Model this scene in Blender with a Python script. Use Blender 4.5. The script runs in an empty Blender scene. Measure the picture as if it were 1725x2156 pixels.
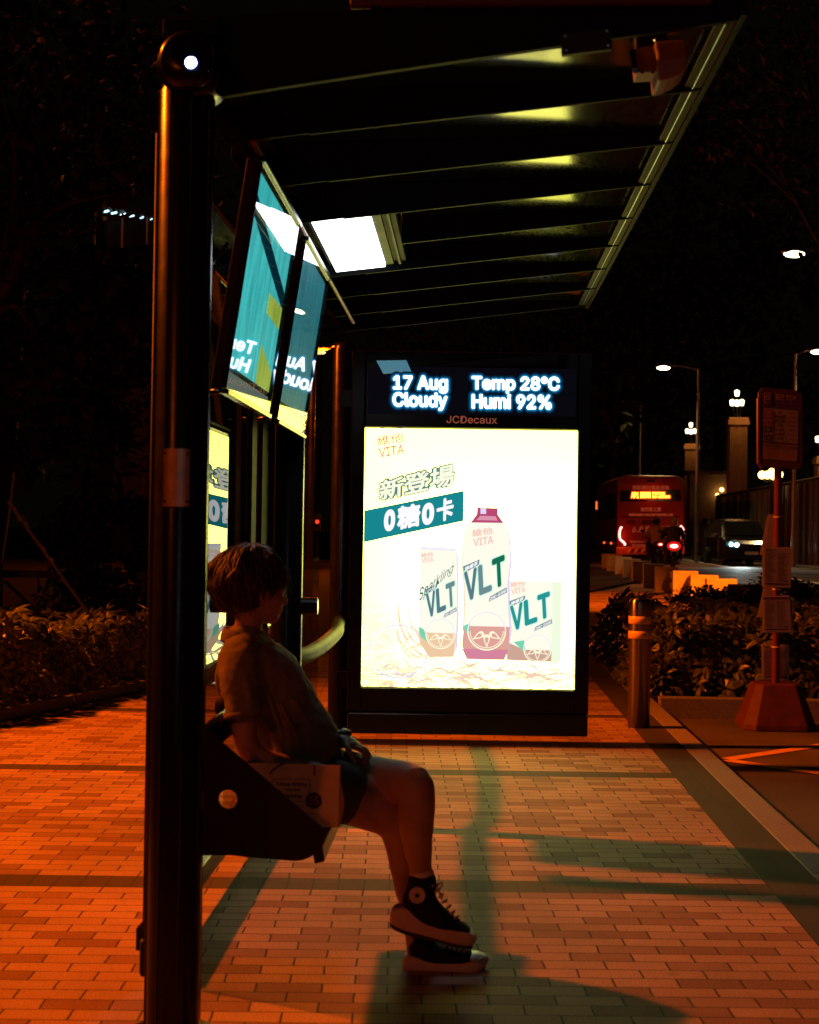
import bpy, bmesh, math, random
from mathutils import Vector, Matrix, noise
R = math.radians
rnd = random.Random(7)
SC = bpy.context.scene
COL = SC.collection

# ------------------------------------------------------------------ camera
F = 3430.0                      # focal length in units of a 1725 x 2156 picture
CAMLOC = Vector((0, 0, 1.2))
_yc = Vector((985-862.5, -(1120-1078), -F)).normalized()
_uz = Vector((0.0148, 1.0, 0.0)); _uz.z = -(_yc.x*_uz.x + _yc.y*_uz.y)/_yc.z
_zc = _uz.normalized(); _xc = _yc.cross(_zc).normalized()
ROT = Matrix((_xc, _yc, _zc))   # camera -> world
cam = bpy.data.cameras.new('camera'); camo = bpy.data.objects.new('camera', cam); COL.objects.link(camo)
M4 = ROT.to_4x4(); M4.translation = CAMLOC; camo.matrix_world = M4
cam.sensor_fit = 'VERTICAL'; cam.sensor_height = 36; cam.lens = 36*F/2156
cam.clip_start = 0.05; cam.clip_end = 3000
cam.dof.use_dof = True; cam.dof.focus_distance = 9.0; cam.dof.aperture_fstop = cam.lens/8.0
SC.camera = camo

def ray(px, py):
    return (ROT @ Vector((px-862.5, 1078-py, -F))).normalized()
def P(px, py, Y):               # point of the line of sight at depth Y
    d = ray(px, py); return CAMLOC + d*(Y/d.y)
def road_z(Y): return -0.12 + (0.0045*(Y-15) if Y > 15 else 0)
def G(px, py, z=0.0):           # point of the line of sight on the ground
    d = ray(px, py); return CAMLOC + d*((z-1.2)/d.z)
def GR(px, py, lift=0.004):     # ... on the road
    z = -0.12
    for _ in range(12):
        p = G(px, py, z+lift); z = road_z(p.y)
    return p

# ------------------------------------------------------------------ materials
def N(nt, t, x=0, y=0): 
    n = nt.nodes.new(t); n.location = (x, y); return n
def mat(name, col, rough=0.5, metal=0.0, spec=0.5, var=0.12, scale=14.0, bump=0.0, bscale=60.0, coat=0.0):
    m = bpy.data.materials.new(name); m.use_nodes = True; nt = m.node_tree
    b = nt.nodes['Principled BSDF']; L = nt.links.new
    tc = N(nt, 'ShaderNodeTexCoord'); nz = N(nt, 'ShaderNodeTexNoise'); nz.inputs['Scale'].default_value = scale
    nz.inputs['Detail'].default_value = 5
    L(tc.outputs['Object'], nz.inputs['Vector'])
    mr = N(nt, 'ShaderNodeMapRange'); mr.inputs[1].default_value = .3; mr.inputs[2].default_value = .7
    mr.inputs[3].default_value = 1-var; mr.inputs[4].default_value = 1+var
    L(nz.outputs['Fac'], mr.inputs[0])
    vm = N(nt, 'ShaderNodeVectorMath'); vm.operation = 'SCALE'; vm.inputs[0].default_value = col
    L(mr.outputs[0], vm.inputs['Scale']); L(vm.outputs[0], b.inputs['Base Color'])
    mr2 = N(nt, 'ShaderNodeMapRange'); mr2.inputs[3].default_value = max(.02, rough-.08); mr2.inputs[4].default_value = min(1, rough+.08)
    L(nz.outputs['Fac'], mr2.inputs[0]); L(mr2.outputs[0], b.inputs['Roughness'])
    b.inputs['Metallic'].default_value = metal; b.inputs['Specular IOR Level'].default_value = spec
    b.inputs['Coat Weight'].default_value = coat
    if bump:
        n2 = N(nt, 'ShaderNodeTexNoise'); n2.inputs['Scale'].default_value = bscale; n2.inputs['Detail'].default_value = 4
        L(tc.outputs['Object'], n2.inputs['Vector'])
        bp = N(nt, 'ShaderNodeBump'); bp.inputs['Strength'].default_value = bump; bp.inputs['Distance'].default_value = .01
        L(n2.outputs['Fac'], bp.inputs['Height']); L(bp.outputs[0], b.inputs['Normal'])
    return m
def emis(name, col, s=1.0, sample=True):
    m = bpy.data.materials.new(name); m.use_nodes = True; nt = m.node_tree; nt.nodes.clear()
    o = N(nt, 'ShaderNodeOutputMaterial'); e = N(nt, 'ShaderNodeEmission')
    e.inputs[0].default_value = (*col, 1); e.inputs[1].default_value = s
    nt.links.new(e.outputs[0], o.inputs[0])
    if not sample: m.cycles.emission_sampling = 'NONE'
    return m
def glass(name, tint=(.9, .93, .92), ior=1.5, rough=0.0):
    m = bpy.data.materials.new(name); m.use_nodes = True; nt = m.node_tree; nt.nodes.clear(); L = nt.links.new
    o = N(nt, 'ShaderNodeOutputMaterial'); mx = N(nt, 'ShaderNodeMixShader')
    t = N(nt, 'ShaderNodeBsdfTransparent'); t.inputs[0].default_value = (*tint, 1)
    g = N(nt, 'ShaderNodeBsdfGlossy'); g.inputs['Roughness'].default_value = rough
    fr = N(nt, 'ShaderNodeFresnel'); fr.inputs[0].default_value = ior
    ge = N(nt, 'ShaderNodeNewGeometry'); iv = N(nt, 'ShaderNodeMath'); iv.operation = 'SUBTRACT'; iv.inputs[0].default_value = 1
    ml = N(nt, 'ShaderNodeMath'); ml.operation = 'MULTIPLY'
    L(ge.outputs['Backfacing'], iv.inputs[1]); L(iv.outputs[0], ml.inputs[0]); L(fr.outputs[0], ml.inputs[1])
    L(ml.outputs[0], mx.inputs[0]); L(t.outputs[0], mx.inputs[1]); L(g.outputs[0], mx.inputs[2]); L(mx.outputs[0], o.inputs[0])
    return m

M = {}
M['black'] = mat('black_paint', (.0055, .005, .005), .24, 0, .22, .15, 20, .03, 200)
M['blackmatt'] = mat('black_matt', (.006, .0055, .0055), .6, 0, .25)
M['rib'] = mat('rib_paint', (.005, .006, .006), .6, 0, .05)
M['alu'] = mat('aluminium', (.45, .48, .47), .3, .9)
M['gutter'] = mat('gutter_metal', (.010, .019, .020), .5, 0, .06)
M['railpaint'] = mat('rail_paint', (.012, .014, .013), .5, 0, .06)
M['brass'] = mat('plate_metal', (.75, .52, .38), .36, 1, .5, .1, 30)
M['steel'] = mat('stainless', (.15, .15, .155), .12, 1.0, .5, .06, 30)
M['glass'] = glass('pane_glass')
M['rearglass'] = glass('rear_pane_glass', (.77, .77, .74))
M['roofglass'] = glass('roof_glass', (.8, .85, .82), 1.2, .11)
M['granite'] = mat('granite', (.19, .165, .145), .75, 0, .3, .3, 90, .25, 160)
M['concrete'] = mat('concrete', (.42, .38, .32), .85, 0, .2, .18, 9, .2, 70)
M['conc2'] = mat('base_paint', (.075, .014, .010), .7, 0, .3, .25, 14, .2, 40)
M['red'] = mat('red_paint', (.115, .013, .008), .4, 0, .5, .12)
M['redsign'] = mat('red_sign', (.045, .007, .006), .5, 0, .4, .1)
M['paper'] = mat('paper', (.42, .33, .30), .45, 0, .4, .08)
M['plast'] = glass('plastic_sleeve', (.92, .92, .92), 1.45, .08)
M['skin'] = mat('skin', (.34, .19, .125), .55, 0, .35, .14, 18, .12, 420)
M['hair'] = mat('hair', (.020, .010, .006), .5, 0, .4, .45, 60)
M['shirt'] = mat('shirt_cloth', (.19, .15, .095), .9, 0, .15, .16, 60, .35, 520)
M['shorts'] = mat('shorts_cloth', (.05, .055, .04), .85, 0, .2, .1, 40, .15, 300)
M['canvas'] = mat('black_canvas', (.010, .009, .010), .8, 0, .2, .1, 60, .1, 300)
M['rubber'] = mat('sole_rubber', (.52, .36, .28), .6, 0, .3, .08, 30)
M['outsole'] = mat('outsole', (.03, .02, .018), .7)
M['white'] = mat('white_rubber', (.75, .68, .62), .45)
M['lace'] = mat('lace', (.5, .42, .36), .8)
M['kraft'] = mat('kraft_paper', (.74, .50, .25), .75, 0, .3, .1, 10, .12, 30)
M['ink'] = mat('dark_ink', (.05, .015, .012), .7)
M['ink2'] = mat('brown_ink', (.13, .07, .04), .7)
M['leafA'] = mat('leaf_schefflera', (.075, .085, .03), .38, 0, .5, .35, 3)
M['leafB'] = mat('leaf_dark', (.022, .035, .014), .45, 0, .5, .35, 3)
M['leafC'] = mat('leaf_tree', (.022, .027, .011), .65, 0, .15, .4, 2)
M['bark'] = mat('bark', (.05, .036, .024), .9, 0, .2, .3, 10, .5, 30)
M['soil'] = mat('soil', (.03, .022, .015), .95, 0, .1, .4, 6, .5, 20)
M['asphalt'] = mat('asphalt', (.085, .068, .058), .62, 0, .4, .28, 2.2, .35, 180)
M['paintw'] = mat('road_white', (.6, .58, .52), .7, 0, .3, .2, 25)
M['painty'] = mat('road_yellow', (.62, .30, .03), .7, 0, .3, .22, 25)
M['yellowtape'] = mat('yellow_tape', (.85, .48, .03), .4, 0, .5, .08)
M['busred'] = mat('bus_red', (.15, .014, .006), .35, 0, .5, .06)
M['dark'] = mat('dark_glass', (.008, .009, .011), .08, 0, .5)
M['tyre'] = mat('tyre', (.012, .012, .012), .8)
M['stone'] = mat('stone', (.34, .22, .13), .8, 0, .2, .18, 5, .2, 30)
M['wall'] = mat('dark_wall', (.06, .045, .035), .6, 0, .3, .3, 3)
M['galv'] = mat('galvanised', (.34, .3, .27), .4, .6)
M['wood'] = mat('wood', (.11, .08, .055), .8, 0, .2, .3, 8)

# paving: running-bond pavers with dark soldier courses
def paving():
    m = bpy.data.materials.new('brick_paving'); m.use_nodes = True; nt = m.node_tree; L = nt.links.new
    b = nt.nodes['Principled BSDF']
    tc = N(nt, 'ShaderNodeTexCoord'); mp = N(nt, 'ShaderNodeMapping'); mp.inputs['Rotation'].default_value = (0, 0, -math.atan(.045))
    L(tc.outputs['Object'], mp.inputs['Vector'])
    def brick(w, h, off, ms=.0032, sq=0.5):
        br = N(nt, 'ShaderNodeTexBrick'); br.offset = off; br.squash = 1
        br.inputs['Color1'].default_value = (0, 0, 0, 1); br.inputs['Color2'].default_value = (1, 1, 1, 1)
        br.inputs['Mortar'].default_value = (.5, .5, .5, 1)
        br.inputs['Scale'].default_value = 1; br.inputs['Mortar Size'].default_value = ms
        br.inputs['Mortar Smooth'].default_value = .35; br.inputs['Bias'].default_value = 0
        br.inputs['Brick Width'].default_value = w; br.inputs['Row Height'].default_value = h
        return br
    # slight irregularity of the joints
    nz0 = N(nt, 'ShaderNodeTexNoise'); nz0.inputs['Scale'].default_value = 9; L(mp.outputs[0], nz0.inputs['Vector'])
    vs = N(nt, 'ShaderNodeVectorMath'); vs.operation = 'SUBTRACT'; vs.inputs[1].default_value = (.5, .5, .5); L(nz0.outputs['Color'], vs.inputs[0])
    vsc = N(nt, 'ShaderNodeVectorMath'); vsc.operation = 'SCALE'; vsc.inputs['Scale'].default_value = .0095; L(vs.outputs[0], vsc.inputs[0])
    va = N(nt, 'ShaderNodeVectorMath'); va.operation = 'ADD'; L(mp.outputs[0], va.inputs[0]); L(vsc.outputs[0], va.inputs[1])
    b1 = brick(.173, .0865, .5); L(va.outputs[0], b1.inputs['Vector'])
    b2 = brick(.0865, .173, 0.0)
    mp2 = N(nt, 'ShaderNodeMapping'); mp2.inputs['Location'].default_value = (0, -5.44+.173*31.5-.0, 0); L(va.outputs[0], b2.inputs['Vector'])
    sx = N(nt, 'ShaderNodeSeparateXYZ'); L(mp.outputs[0], sx.inputs[0])
    # soldier courses every 2.53 m (29.25 rows); mask on row coordinate
    ad = N(nt, 'ShaderNodeMath'); ad.operation = 'ADD'; ad.inputs[1].default_value = -5.4495+2.595*4; L(sx.outputs['Y'], ad.inputs[0])
    md = N(nt, 'ShaderNodeMath'); md.operation = 'MODULO'; md.inputs[1].default_value = 2.595; L(ad.outputs[0], md.inputs[0])
    lt = N(nt, 'ShaderNodeMath'); lt.operation = 'LESS_THAN'; lt.inputs[1].default_value = .173; L(md.outputs[0], lt.inputs[0])
    # joints of the soldier course only across: use b1 rows for the long edges
    wv = N(nt, 'ShaderNodeMath'); wv.operation = 'MODULO'; wv.inputs[1].default_value = .0865
    adx = N(nt, 'ShaderNodeMath'); adx.operation = 'ADD'; adx.inputs[1].default_value = 86.5; L(sx.outputs['X'], adx.inputs[0]); L(adx.outputs[0], wv.inputs[0])
    lj = N(nt, 'ShaderNodeMath'); lj.operation = 'LESS_THAN'; lj.inputs[1].default_value = .005; L(wv.outputs[0], lj.inputs[0])
    ed = N(nt, 'ShaderNodeMath'); ed.operation = 'LESS_THAN'; ed.inputs[1].default_value = .006; L(md.outputs[0], ed.inputs[0])
    mxj = N(nt, 'ShaderNodeMath'); mxj.operation = 'MAXIMUM'; L(lj.outputs[0], mxj.inputs[0]); L(ed.outputs[0], mxj.inputs[1])
    fac = N(nt, 'ShaderNodeMix'); fac.data_type = 'FLOAT'; L(lt.outputs[0], fac.inputs[0]); L(b1.outputs['Fac'], fac.inputs[2]); L(mxj.outputs[0], fac.inputs[3])
    # colours
    rp = N(nt, 'ShaderNodeValToRGB'); cr = rp.color_ramp
    cr.elements[0].position = 0; cr.elements[0].color = (.19, .095, .055, 1)
    cr.elements[1].position = 1; cr.elements[1].color = (.35, .225, .14, 1)
    e = cr.elements.new(.24); e.color = (.225, .122, .072, 1)
    e = cr.elements.new(.34); e.color = (.315, .195, .118, 1)
    L(b1.outputs['Color'], rp.inputs[0])
    dk = N(nt, 'ShaderNodeMix'); dk.data_type = 'RGBA'; L(lt.outputs[0], dk.inputs[0]); L(rp.outputs[0], dk.inputs[6]); dk.inputs[7].default_value = (.052, .035, .025, 1)
    st = N(nt, 'ShaderNodeTexNoise'); st.inputs['Scale'].default_value = 1.1; st.inputs['Detail'].default_value = 9; st.inputs['Roughness'].default_value = .65; L(tc.outputs['Object'], st.inputs['Vector'])
    sr = N(nt, 'ShaderNodeMapRange'); sr.inputs[1].default_value = .3; sr.inputs[2].default_value = .7; sr.inputs[3].default_value = .60; sr.inputs[4].default_value = 1.18; L(st.outputs['Fac'], sr.inputs[0])
    fg = N(nt, 'ShaderNodeTexNoise'); fg.inputs['Scale'].default_value = 190; fg.inputs['Detail'].default_value = 3; L(tc.outputs['Object'], fg.inputs['Vector'])
    fr = N(nt, 'ShaderNodeMapRange'); fr.inputs[1].default_value = .3; fr.inputs[2].default_value = .7; fr.inputs[3].default_value = .55; fr.inputs[4].default_value = 1.4; L(fg.outputs['Fac'], fr.inputs[0])
    mm = N(nt, 'ShaderNodeMath'); mm.operation = 'MULTIPLY'; L(sr.outputs[0], mm.inputs[0]); L(fr.outputs[0], mm.inputs[1])
    # stains: a few dark gum spots
    vo = N(nt, 'ShaderNodeTexVoronoi'); vo.inputs['Scale'].default_value = 1.3; L(tc.outputs['Object'], vo.inputs['Vector'])
    vr = N(nt, 'ShaderNodeMapRange'); vr.inputs[1].default_value = .02; vr.inputs[2].default_value = .045; vr.inputs[3].default_value = .35; vr.inputs[4].default_value = 1; L(vo.outputs['Distance'], vr.inputs[0])
    m3 = N(nt, 'ShaderNodeMath'); m3.operation = 'MULTIPLY'; L(mm.outputs[0], m3.inputs[0]); L(vr.outputs[0], m3.inputs[1])
    cs = N(nt, 'ShaderNodeVectorMath'); cs.operation = 'SCALE'; L(dk.outputs[2], cs.inputs[0]); L(m3.outputs[0], cs.inputs['Scale'])
    mo = N(nt, 'ShaderNodeMix'); mo.data_type = 'RGBA'; L(fac.outputs[0], mo.inputs[0]); L(cs.outputs[0], mo.inputs[6]); mo.inputs[7].default_value = (.018, .012, .009, 1)
    L(mo.outputs[2], b.inputs['Base Color']); b.inputs['Roughness'].default_value = .78; b.inputs['Specular IOR Level'].default_value = .3
    # bump: joints, tilt per brick, grain
    hb = N(nt, 'ShaderNodeMath'); hb.operation = 'MULTIPLY'; hb.inputs[1].default_value = -1.0; L(fac.outputs[0], hb.inputs[0])
    h2 = N(nt, 'ShaderNodeMath'); h2.operation = 'MULTIPLY_ADD'; h2.inputs[1].default_value = .35; L(b1.outputs['Color'], h2.inputs[0]); L(hb.outputs[0], h2.inputs[2])
    h3 = N(nt, 'ShaderNodeMath'); h3.operation = 'MULTIPLY_ADD'; h3.inputs[1].default_value = .16; L(fg.outputs['Fac'], h3.inputs[0]); L(h2.outputs[0], h3.inputs[2])
    bp = N(nt, 'ShaderNodeBump'); bp.inputs['Strength'].default_value = .9; bp.inputs['Distance'].default_value = .008; L(h3.outputs[0], bp.inputs['Height']); L(bp.outputs[0], b.inputs['Normal'])
    return m
M['paving'] = paving()
def brushed():
    m = mat('brushed_steel', (.27, .275, .29), .34, 1.0, .5, .05, 30); nt = m.node_tree; b = nt.nodes['Principled BSDF']
    t = N(nt, 'ShaderNodeTangent'); t.direction_type = 'RADIAL'; t.axis = 'Z'; nt.links.new(t.outputs[0], b.inputs['Tangent'])
    b.inputs['Anisotropic'].default_value = .92; b.inputs['Anisotropic Rotation'].default_value = .25
    return m
M['brushed'] = brushed()
def strip_mat():
    m = bpy.data.materials.new('dark_pavers'); m.use_nodes = True; nt = m.node_tree; L = nt.links.new; b = nt.nodes['Principled BSDF']
    tc = N(nt, 'ShaderNodeTexCoord'); br = N(nt, 'ShaderNodeTexBrick'); br.offset = 0
    mp = N(nt, 'ShaderNodeMapping'); mp.inputs['Location'].default_value = (-1.05, 0, 0); L(tc.outputs['Object'], mp.inputs[0])
    for k, v in (('Scale', 1), ('Mortar Size', .003), ('Mortar Smooth', .3), ('Brick Width', .095), ('Row Height', .19)): br.inputs[k].default_value = v
    br.inputs['Color1'].default_value = (.020, .014, .011, 1); br.inputs['Color2'].default_value = (.034, .025, .020, 1); br.inputs['Mortar'].default_value = (.010, .008, .006, 1)
    L(mp.outputs[0], br.inputs['Vector'])
    nz = N(nt, 'ShaderNodeTexNoise'); nz.inputs['Scale'].default_value = 200; L(tc.outputs['Object'], nz.inputs['Vector'])
    L(br.outputs['Color'], b.inputs['Base Color']); b.inputs['Roughness'].default_value = .8
    ht = N(nt, 'ShaderNodeMath'); ht.operation = 'SUBTRACT'; L(nz.outputs['Fac'], ht.inputs[0]); L(br.outputs['Fac'], ht.inputs[1])
    bp = N(nt, 'ShaderNodeBump'); bp.inputs['Strength'].default_value = .5; bp.inputs['Distance'].default_value = .004; L(ht.outputs[0], bp.inputs['Height']); L(bp.outputs[0], b.inputs['Normal'])
    return m
M['strip'] = strip_mat()

# ------------------------------------------------------------------ mesh helpers
class MB:
    def __init__(s): s.bm = bmesh.new(); s.mats = []
    def mi(s, m):
        if m not in s.mats: s.mats.append(m)
        return s.mats.index(m)
    def faces(s, vs, fs, m, smooth=False):
        bv = [s.bm.verts.new(v) for v in vs]; i = s.mi(m)
        for f in fs:
            try:
                fc = s.bm.faces.new([bv[k] for k in f]); fc.material_index = i; fc.smooth = smooth
            except ValueError: pass
        return bv
    def box(s, c, size, m, rot=None):
        hx, hy, hz = size[0]/2, size[1]/2, size[2]/2; c = Vector(c)
        vs = [Vector((x, y, z)) for x in (-hx, hx) for y in (-hy, hy) for z in (-hz, hz)]
        if rot is not None: vs = [rot @ v for v in vs]
        s.faces([c+v for v in vs], [(0, 1, 3, 2), (4, 6, 7, 5), (0, 4, 5, 1), (2, 3, 7, 6), (0, 2, 6, 4), (1, 5, 7, 3)], m)
        return s
    def prism(s, poly, d, m, back=None, hole=None):
        """poly: 3-D points of one face, d: extrusion vector"""
        n = len(poly); d = Vector(d); vs = [Vector(p) for p in poly]
        if hole is None:
            s.faces(vs+[v+d for v in vs], [tuple(range(n)), tuple(range(2*n-1, n-1, -1))]+[(i, i+n, (i+1) % n+n, (i+1) % n) for i in range(n)], m)
        else:
            for off, flip in ((Vector(), 0), (d, 1)):
                a = [s.bm.verts.new(v+off) for v in vs]; h = [s.bm.verts.new(Vector(p)+off) for p in hole]
                es = [s.bm.edges.new((q[i], q[(i+1) % len(q)])) for q in (a, h) for i in range(len(q))]
                r = bmesh.ops.triangle_fill(s.bm, use_beauty=True, use_dissolve=False, edges=es)
                for g in r['geom']:
                    if isinstance(g, bmesh.types.BMFace): g.material_index = s.mi(m)
                if flip:
                    for q0, q in ((a0, a), (h0, h)):
                        for i in range(len(q)):
                            f = s.bm.faces.new((q0[i], q0[(i+1) % len(q)], q[(i+1) % len(q)], q[i])); f.material_index = s.mi(m)
                a0, h0 = a, h
        return s
    def cyl(s, a, b, r, m, seg=20, r2=None, smooth=True):
        a, b = Vector(a), Vector(b); t = (b-a).normalized(); r2 = r if r2 is None else r2
        u = t.orthogonal().normalized(); w = t.cross(u)
        vs = []
        for c, rr in ((a, r), (b, r2)):
            vs += [c+(u*math.cos(2*math.pi*i/seg)+w*math.sin(2*math.pi*i/seg))*rr for i in range(seg)]
        s.faces(vs, [(i, (i+1) % seg, (i+1) % seg+seg, i+seg) for i in range(seg)], m, smooth)
        s.faces(vs[:seg], [tuple(range(seg-1, -1, -1))], m); s.faces(vs[seg:], [tuple(range(seg))], m)
        return s
    def tube(s, pts, r, m, seg=10, taper=None, res=6):
        pts = spline([Vector(p) for p in pts], res) if res > 1 and len(pts) > 2 else [Vector(p) for p in pts]
        n = len(pts); rings = []; u = None
        for i, p in enumerate(pts):
            t = (pts[min(i+1, n-1)]-pts[max(i-1, 0)]).normalized()
            u = t.orthogonal().normalized() if u is None else (u-t*u.dot(t)).normalized()
            w = t.cross(u); rr = r if taper is None else r+(taper-r)*i/(n-1)
            rings.append([p+(u*math.cos(2*math.pi*k/seg)+w*math.sin(2*math.pi*k/seg))*rr for k in range(seg)])
        vs = [v for q in rings for v in q]
        fs = [(i*seg+k, i*seg+(k+1) % seg, (i+1)*seg+(k+1) % seg, (i+1)*seg+k) for i in range(n-1) for k in range(seg)]
        fs += [tuple(range(seg-1, -1, -1)), tuple((n-1)*seg+k for k in range(seg))]
        s.faces(vs, fs, m, True); return s
    def lathe(s, c, prof, m, seg=24, axis='Z'):
        c = Vector(c); vs = []
        for r, h in prof:
            for k in range(seg):
                a = 2*math.pi*k/seg
                v = Vector((r*math.cos(a), r*math.sin(a), h))
                if axis == 'Y': v = Vector((v.x, v.z, v.y))
                if axis == 'X': v = Vector((v.z, v.x, v.y))
                vs.append(c+v)
        n = len(prof); fs = [(i*seg+k, i*seg+(k+1) % seg, (i+1)*seg+(k+1) % seg, (i+1)*seg+k) for i in range(n-1) for k in range(seg)]
        fs += [tuple(range(seg-1, -1, -1)), tuple((n-1)*seg+k for k in range(seg))]
        s.faces(vs, fs, m, True); return s
    def ball(s, c, r, m, seg=16, rings=10, rot=None):
        c = Vector(c); r = Vector(r) if hasattr(r, '__len__') else Vector((r, r, r)); vs = []
        for i in range(rings+1):
            t = math.pi*i/rings
            for k in range(seg):
                a = 2*math.pi*k/seg
                v = Vector((math.sin(t)*math.cos(a)*r.x, math.sin(t)*math.sin(a)*r.y, math.cos(t)*r.z))
                vs.append(c+(rot @ v if rot is not None else v))
        s.faces(vs, [(i*seg+k, (i+1)*seg+k, (i+1)*seg+(k+1) % seg, i*seg+(k+1) % seg) for i in range(rings) for k in range(seg)], m, True)
        return s
    def loft(s, secs, m, seg=20, res=4, ex=2.0, yref=Vector((0, 1, 0))):
        """secs: (point, r_in_plane, r_depth); smooth closed tube with rounded ends"""
        secs = [(Vector(p), a, b) for p, a, b in secs]
        pts = spline([q[0] for q in secs], res); ra = lerp_list([q[1] for q in secs], res); rb = lerp_list([q[2] for q in secs], res)
        n = len(pts); rings = []
        for i, p in enumerate(pts):
            t = (pts[min(i+1, n-1)]-pts[max(i-1, 0)]).normalized()
            b = (yref-t*yref.dot(t)); b = b.normalized() if b.length > 1e-3 else t.orthogonal().normalized()
            a = b.cross(t)
            def ring(c, k):
                o = []
                for j in range(seg):
                    an = 2*math.pi*j/seg; ca, sa = math.cos(an), math.sin(an)
                    e = 2/ex
                    o.append(c+a*(math.copysign(abs(ca)**e, ca)*ra[i]*k)+b*(math.copysign(abs(sa)**e, sa)*rb[i]*k))
                return o
            if i == 0:
                for k, d in ((.45, .9), (.8, .55)): rings.append(ring(p-t*min(ra[0], rb[0])*d*.6, k))
            rings.append(ring(p, 1))
            if i == n-1:
                for k, d in ((.8, .55), (.45, .9)): rings.append(ring(p+t*min(ra[-1], rb[-1])*d*.6, k))
        vs = [v for q in rings for v in q]; nr = len(rings)
        fs = [(i*seg+k, i*seg+(k+1) % seg, (i+1)*seg+(k+1) % seg, (i+1)*seg+k) for i in range(nr-1) for k in range(seg)]
        fs += [tuple(range(seg-1, -1, -1)), tuple((nr-1)*seg+k for k in range(seg))]
        s.faces(vs, fs, m, True); return s
    def mesh(s, me, mtx, m):
        i = s.mi(m); bv = [s.bm.verts.new(mtx(v.co)) for v in me.vertices]
        for p in me.polygons:
            try: f = s.bm.faces.new([bv[k] for k in p.vertices]); f.material_index = i
            except ValueError: pass
        return s
    def build(s, name, parent=None, world=True, bevel=0, normals=True, remesh=0, smooth=0, disp=None, segs=2):
        if normals: bmesh.ops.recalc_face_normals(s.bm, faces=s.bm.faces)
        me = bpy.data.meshes.new(name); s.bm.to_mesh(me); s.bm.free()
        for m in s.mats: me.materials.append(m)
        o = bpy.data.objects.new(name, me); COL.objects.link(o)
        if remesh:
            k = o.modifiers.new('r', 'REMESH'); k.mode = 'VOXEL'; k.voxel_size = remesh; k.use_smooth_shade = True
            if smooth: k = o.modifiers.new('s', 'SMOOTH'); k.iterations = smooth; k.factor = .5
            if disp:
                for nm, sz, st in disp:
                    t = bpy.data.textures.new(nm, 'CLOUDS'); t.noise_scale = sz
                    k = o.modifiers.new('d', 'DISPLACE'); k.texture = t; k.strength = st; k.mid_level = .5; k.texture_coords = 'LOCAL'
            bpy.context.view_layer.update()
            dg = bpy.context.evaluated_depsgraph_get(); nm = bpy.data.meshes.new_from_object(o.evaluated_get(dg))
            o.modifiers.clear(); o.data = nm; nm.name = name
            for p in nm.polygons: p.use_smooth = True
            if not nm.materials:
                for m in s.mats: nm.materials.append(m)
        if bevel:
            k = o.modifiers.new('b', 'BEVEL'); k.width = bevel; k.segments = segs; k.limit_method = 'ANGLE'; k.angle_limit = R(40)
        if parent:
            o.parent = parent
            if world and parent.type == 'EMPTY':
                o.matrix_parent_inverse = parent.matrix_basis.inverted()
        return o

def spline(p, res):
    if len(p) < 3: 
        return [p[0].lerp(p[-1], i/res) for i in range(res+1)]
    out = []
    for i in range(len(p)-1):
        p0, p1, p2, p3 = p[max(i-1, 0)], p[i], p[i+1], p[min(i+2, len(p)-1)]
        for k in range(res):
            t = k/res; t2 = t*t; t3 = t2*t
            out.append(.5*((2*p1)+(p2-p0)*t+(2*p0-5*p1+4*p2-p3)*t2+(3*p1-p0-3*p2+p3)*t3))
    out.append(p[-1]); return out
def lerp_list(v, res):
    o = []
    for i in range(len(v)-1):
        for k in range(res):
            t = k/res; t = t*t*(3-2*t); o.append(v[i]*(1-t)+v[i+1]*t)
    o.append(v[-1]); return o

def thing(name, label, cat, loc=(0, 0, 0), rz=0, group=None):
    o = bpy.data.objects.new(name, None); COL.objects.link(o); o.empty_display_size = .1
    o.location = loc; o.rotation_euler = (0, 0, rz)
    o.matrix_basis = Matrix.Translation(Vector(loc)) @ Matrix.Rotation(rz, 4, 'Z')
    return tag(o, label, cat, group)
def tag(o, label, cat, group=None):
    o['label'] = label; o['category'] = cat
    if group: o['group'] = group
    return o
def struct(o): o['kind'] = 'structure'; return o
def copy_tree(o, loc, label, rz=None, scale=None):
    c = o.copy(); COL.objects.link(c); c.location = loc
    if rz is not None: c.rotation_euler = (0, 0, rz)
    if scale is not None: c.scale = (scale,)*3
    if label: c['label'] = label
    for ch in list(o.children):
        d = ch.copy(); COL.objects.link(d); d.parent = c
        for g in list(ch.children):
            e = g.copy(); COL.objects.link(e); e.parent = d
    return c

try:
    import os
    _fp = os.path.join(bpy.utils.system_resource('DATAFILES', path='fonts'), 'Inter.woff2')
    SANS = bpy.data.fonts.load(_fp) if os.path.exists(_fp) else None      # Blender's own interface typeface
except Exception:
    SANS = None
_txt = {}
def text_mesh(body, bold=0.0, shear=0.0, sp=1.0):
    key = (body, bold, shear, sp)
    if key in _txt: return _txt[key]
    cu = bpy.data.curves.new('t', 'FONT'); cu.body = body; cu.font = SANS if SANS and all(ord(c) < 0x2000 for c in body) else cu.font; cu.size = 1; cu.offset = bold; cu.shear = shear; cu.space_character = sp
    cu.resolution_u = 3; cu.fill_mode = 'FRONT'
    o = bpy.data.objects.new('t', cu); COL.objects.link(o); bpy.context.view_layer.update()
    me = bpy.data.meshes.new_from_object(o.evaluated_get(bpy.context.evaluated_depsgraph_get()))
    bpy.data.objects.remove(o)
    xs = [v.co.x for v in me.vertices] or [0, 1]; ys = [v.co.y for v in me.vertices] or [0, 1]
    _txt[key] = (me, min(xs), max(xs), min(ys), max(ys)); return _txt[key]
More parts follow.
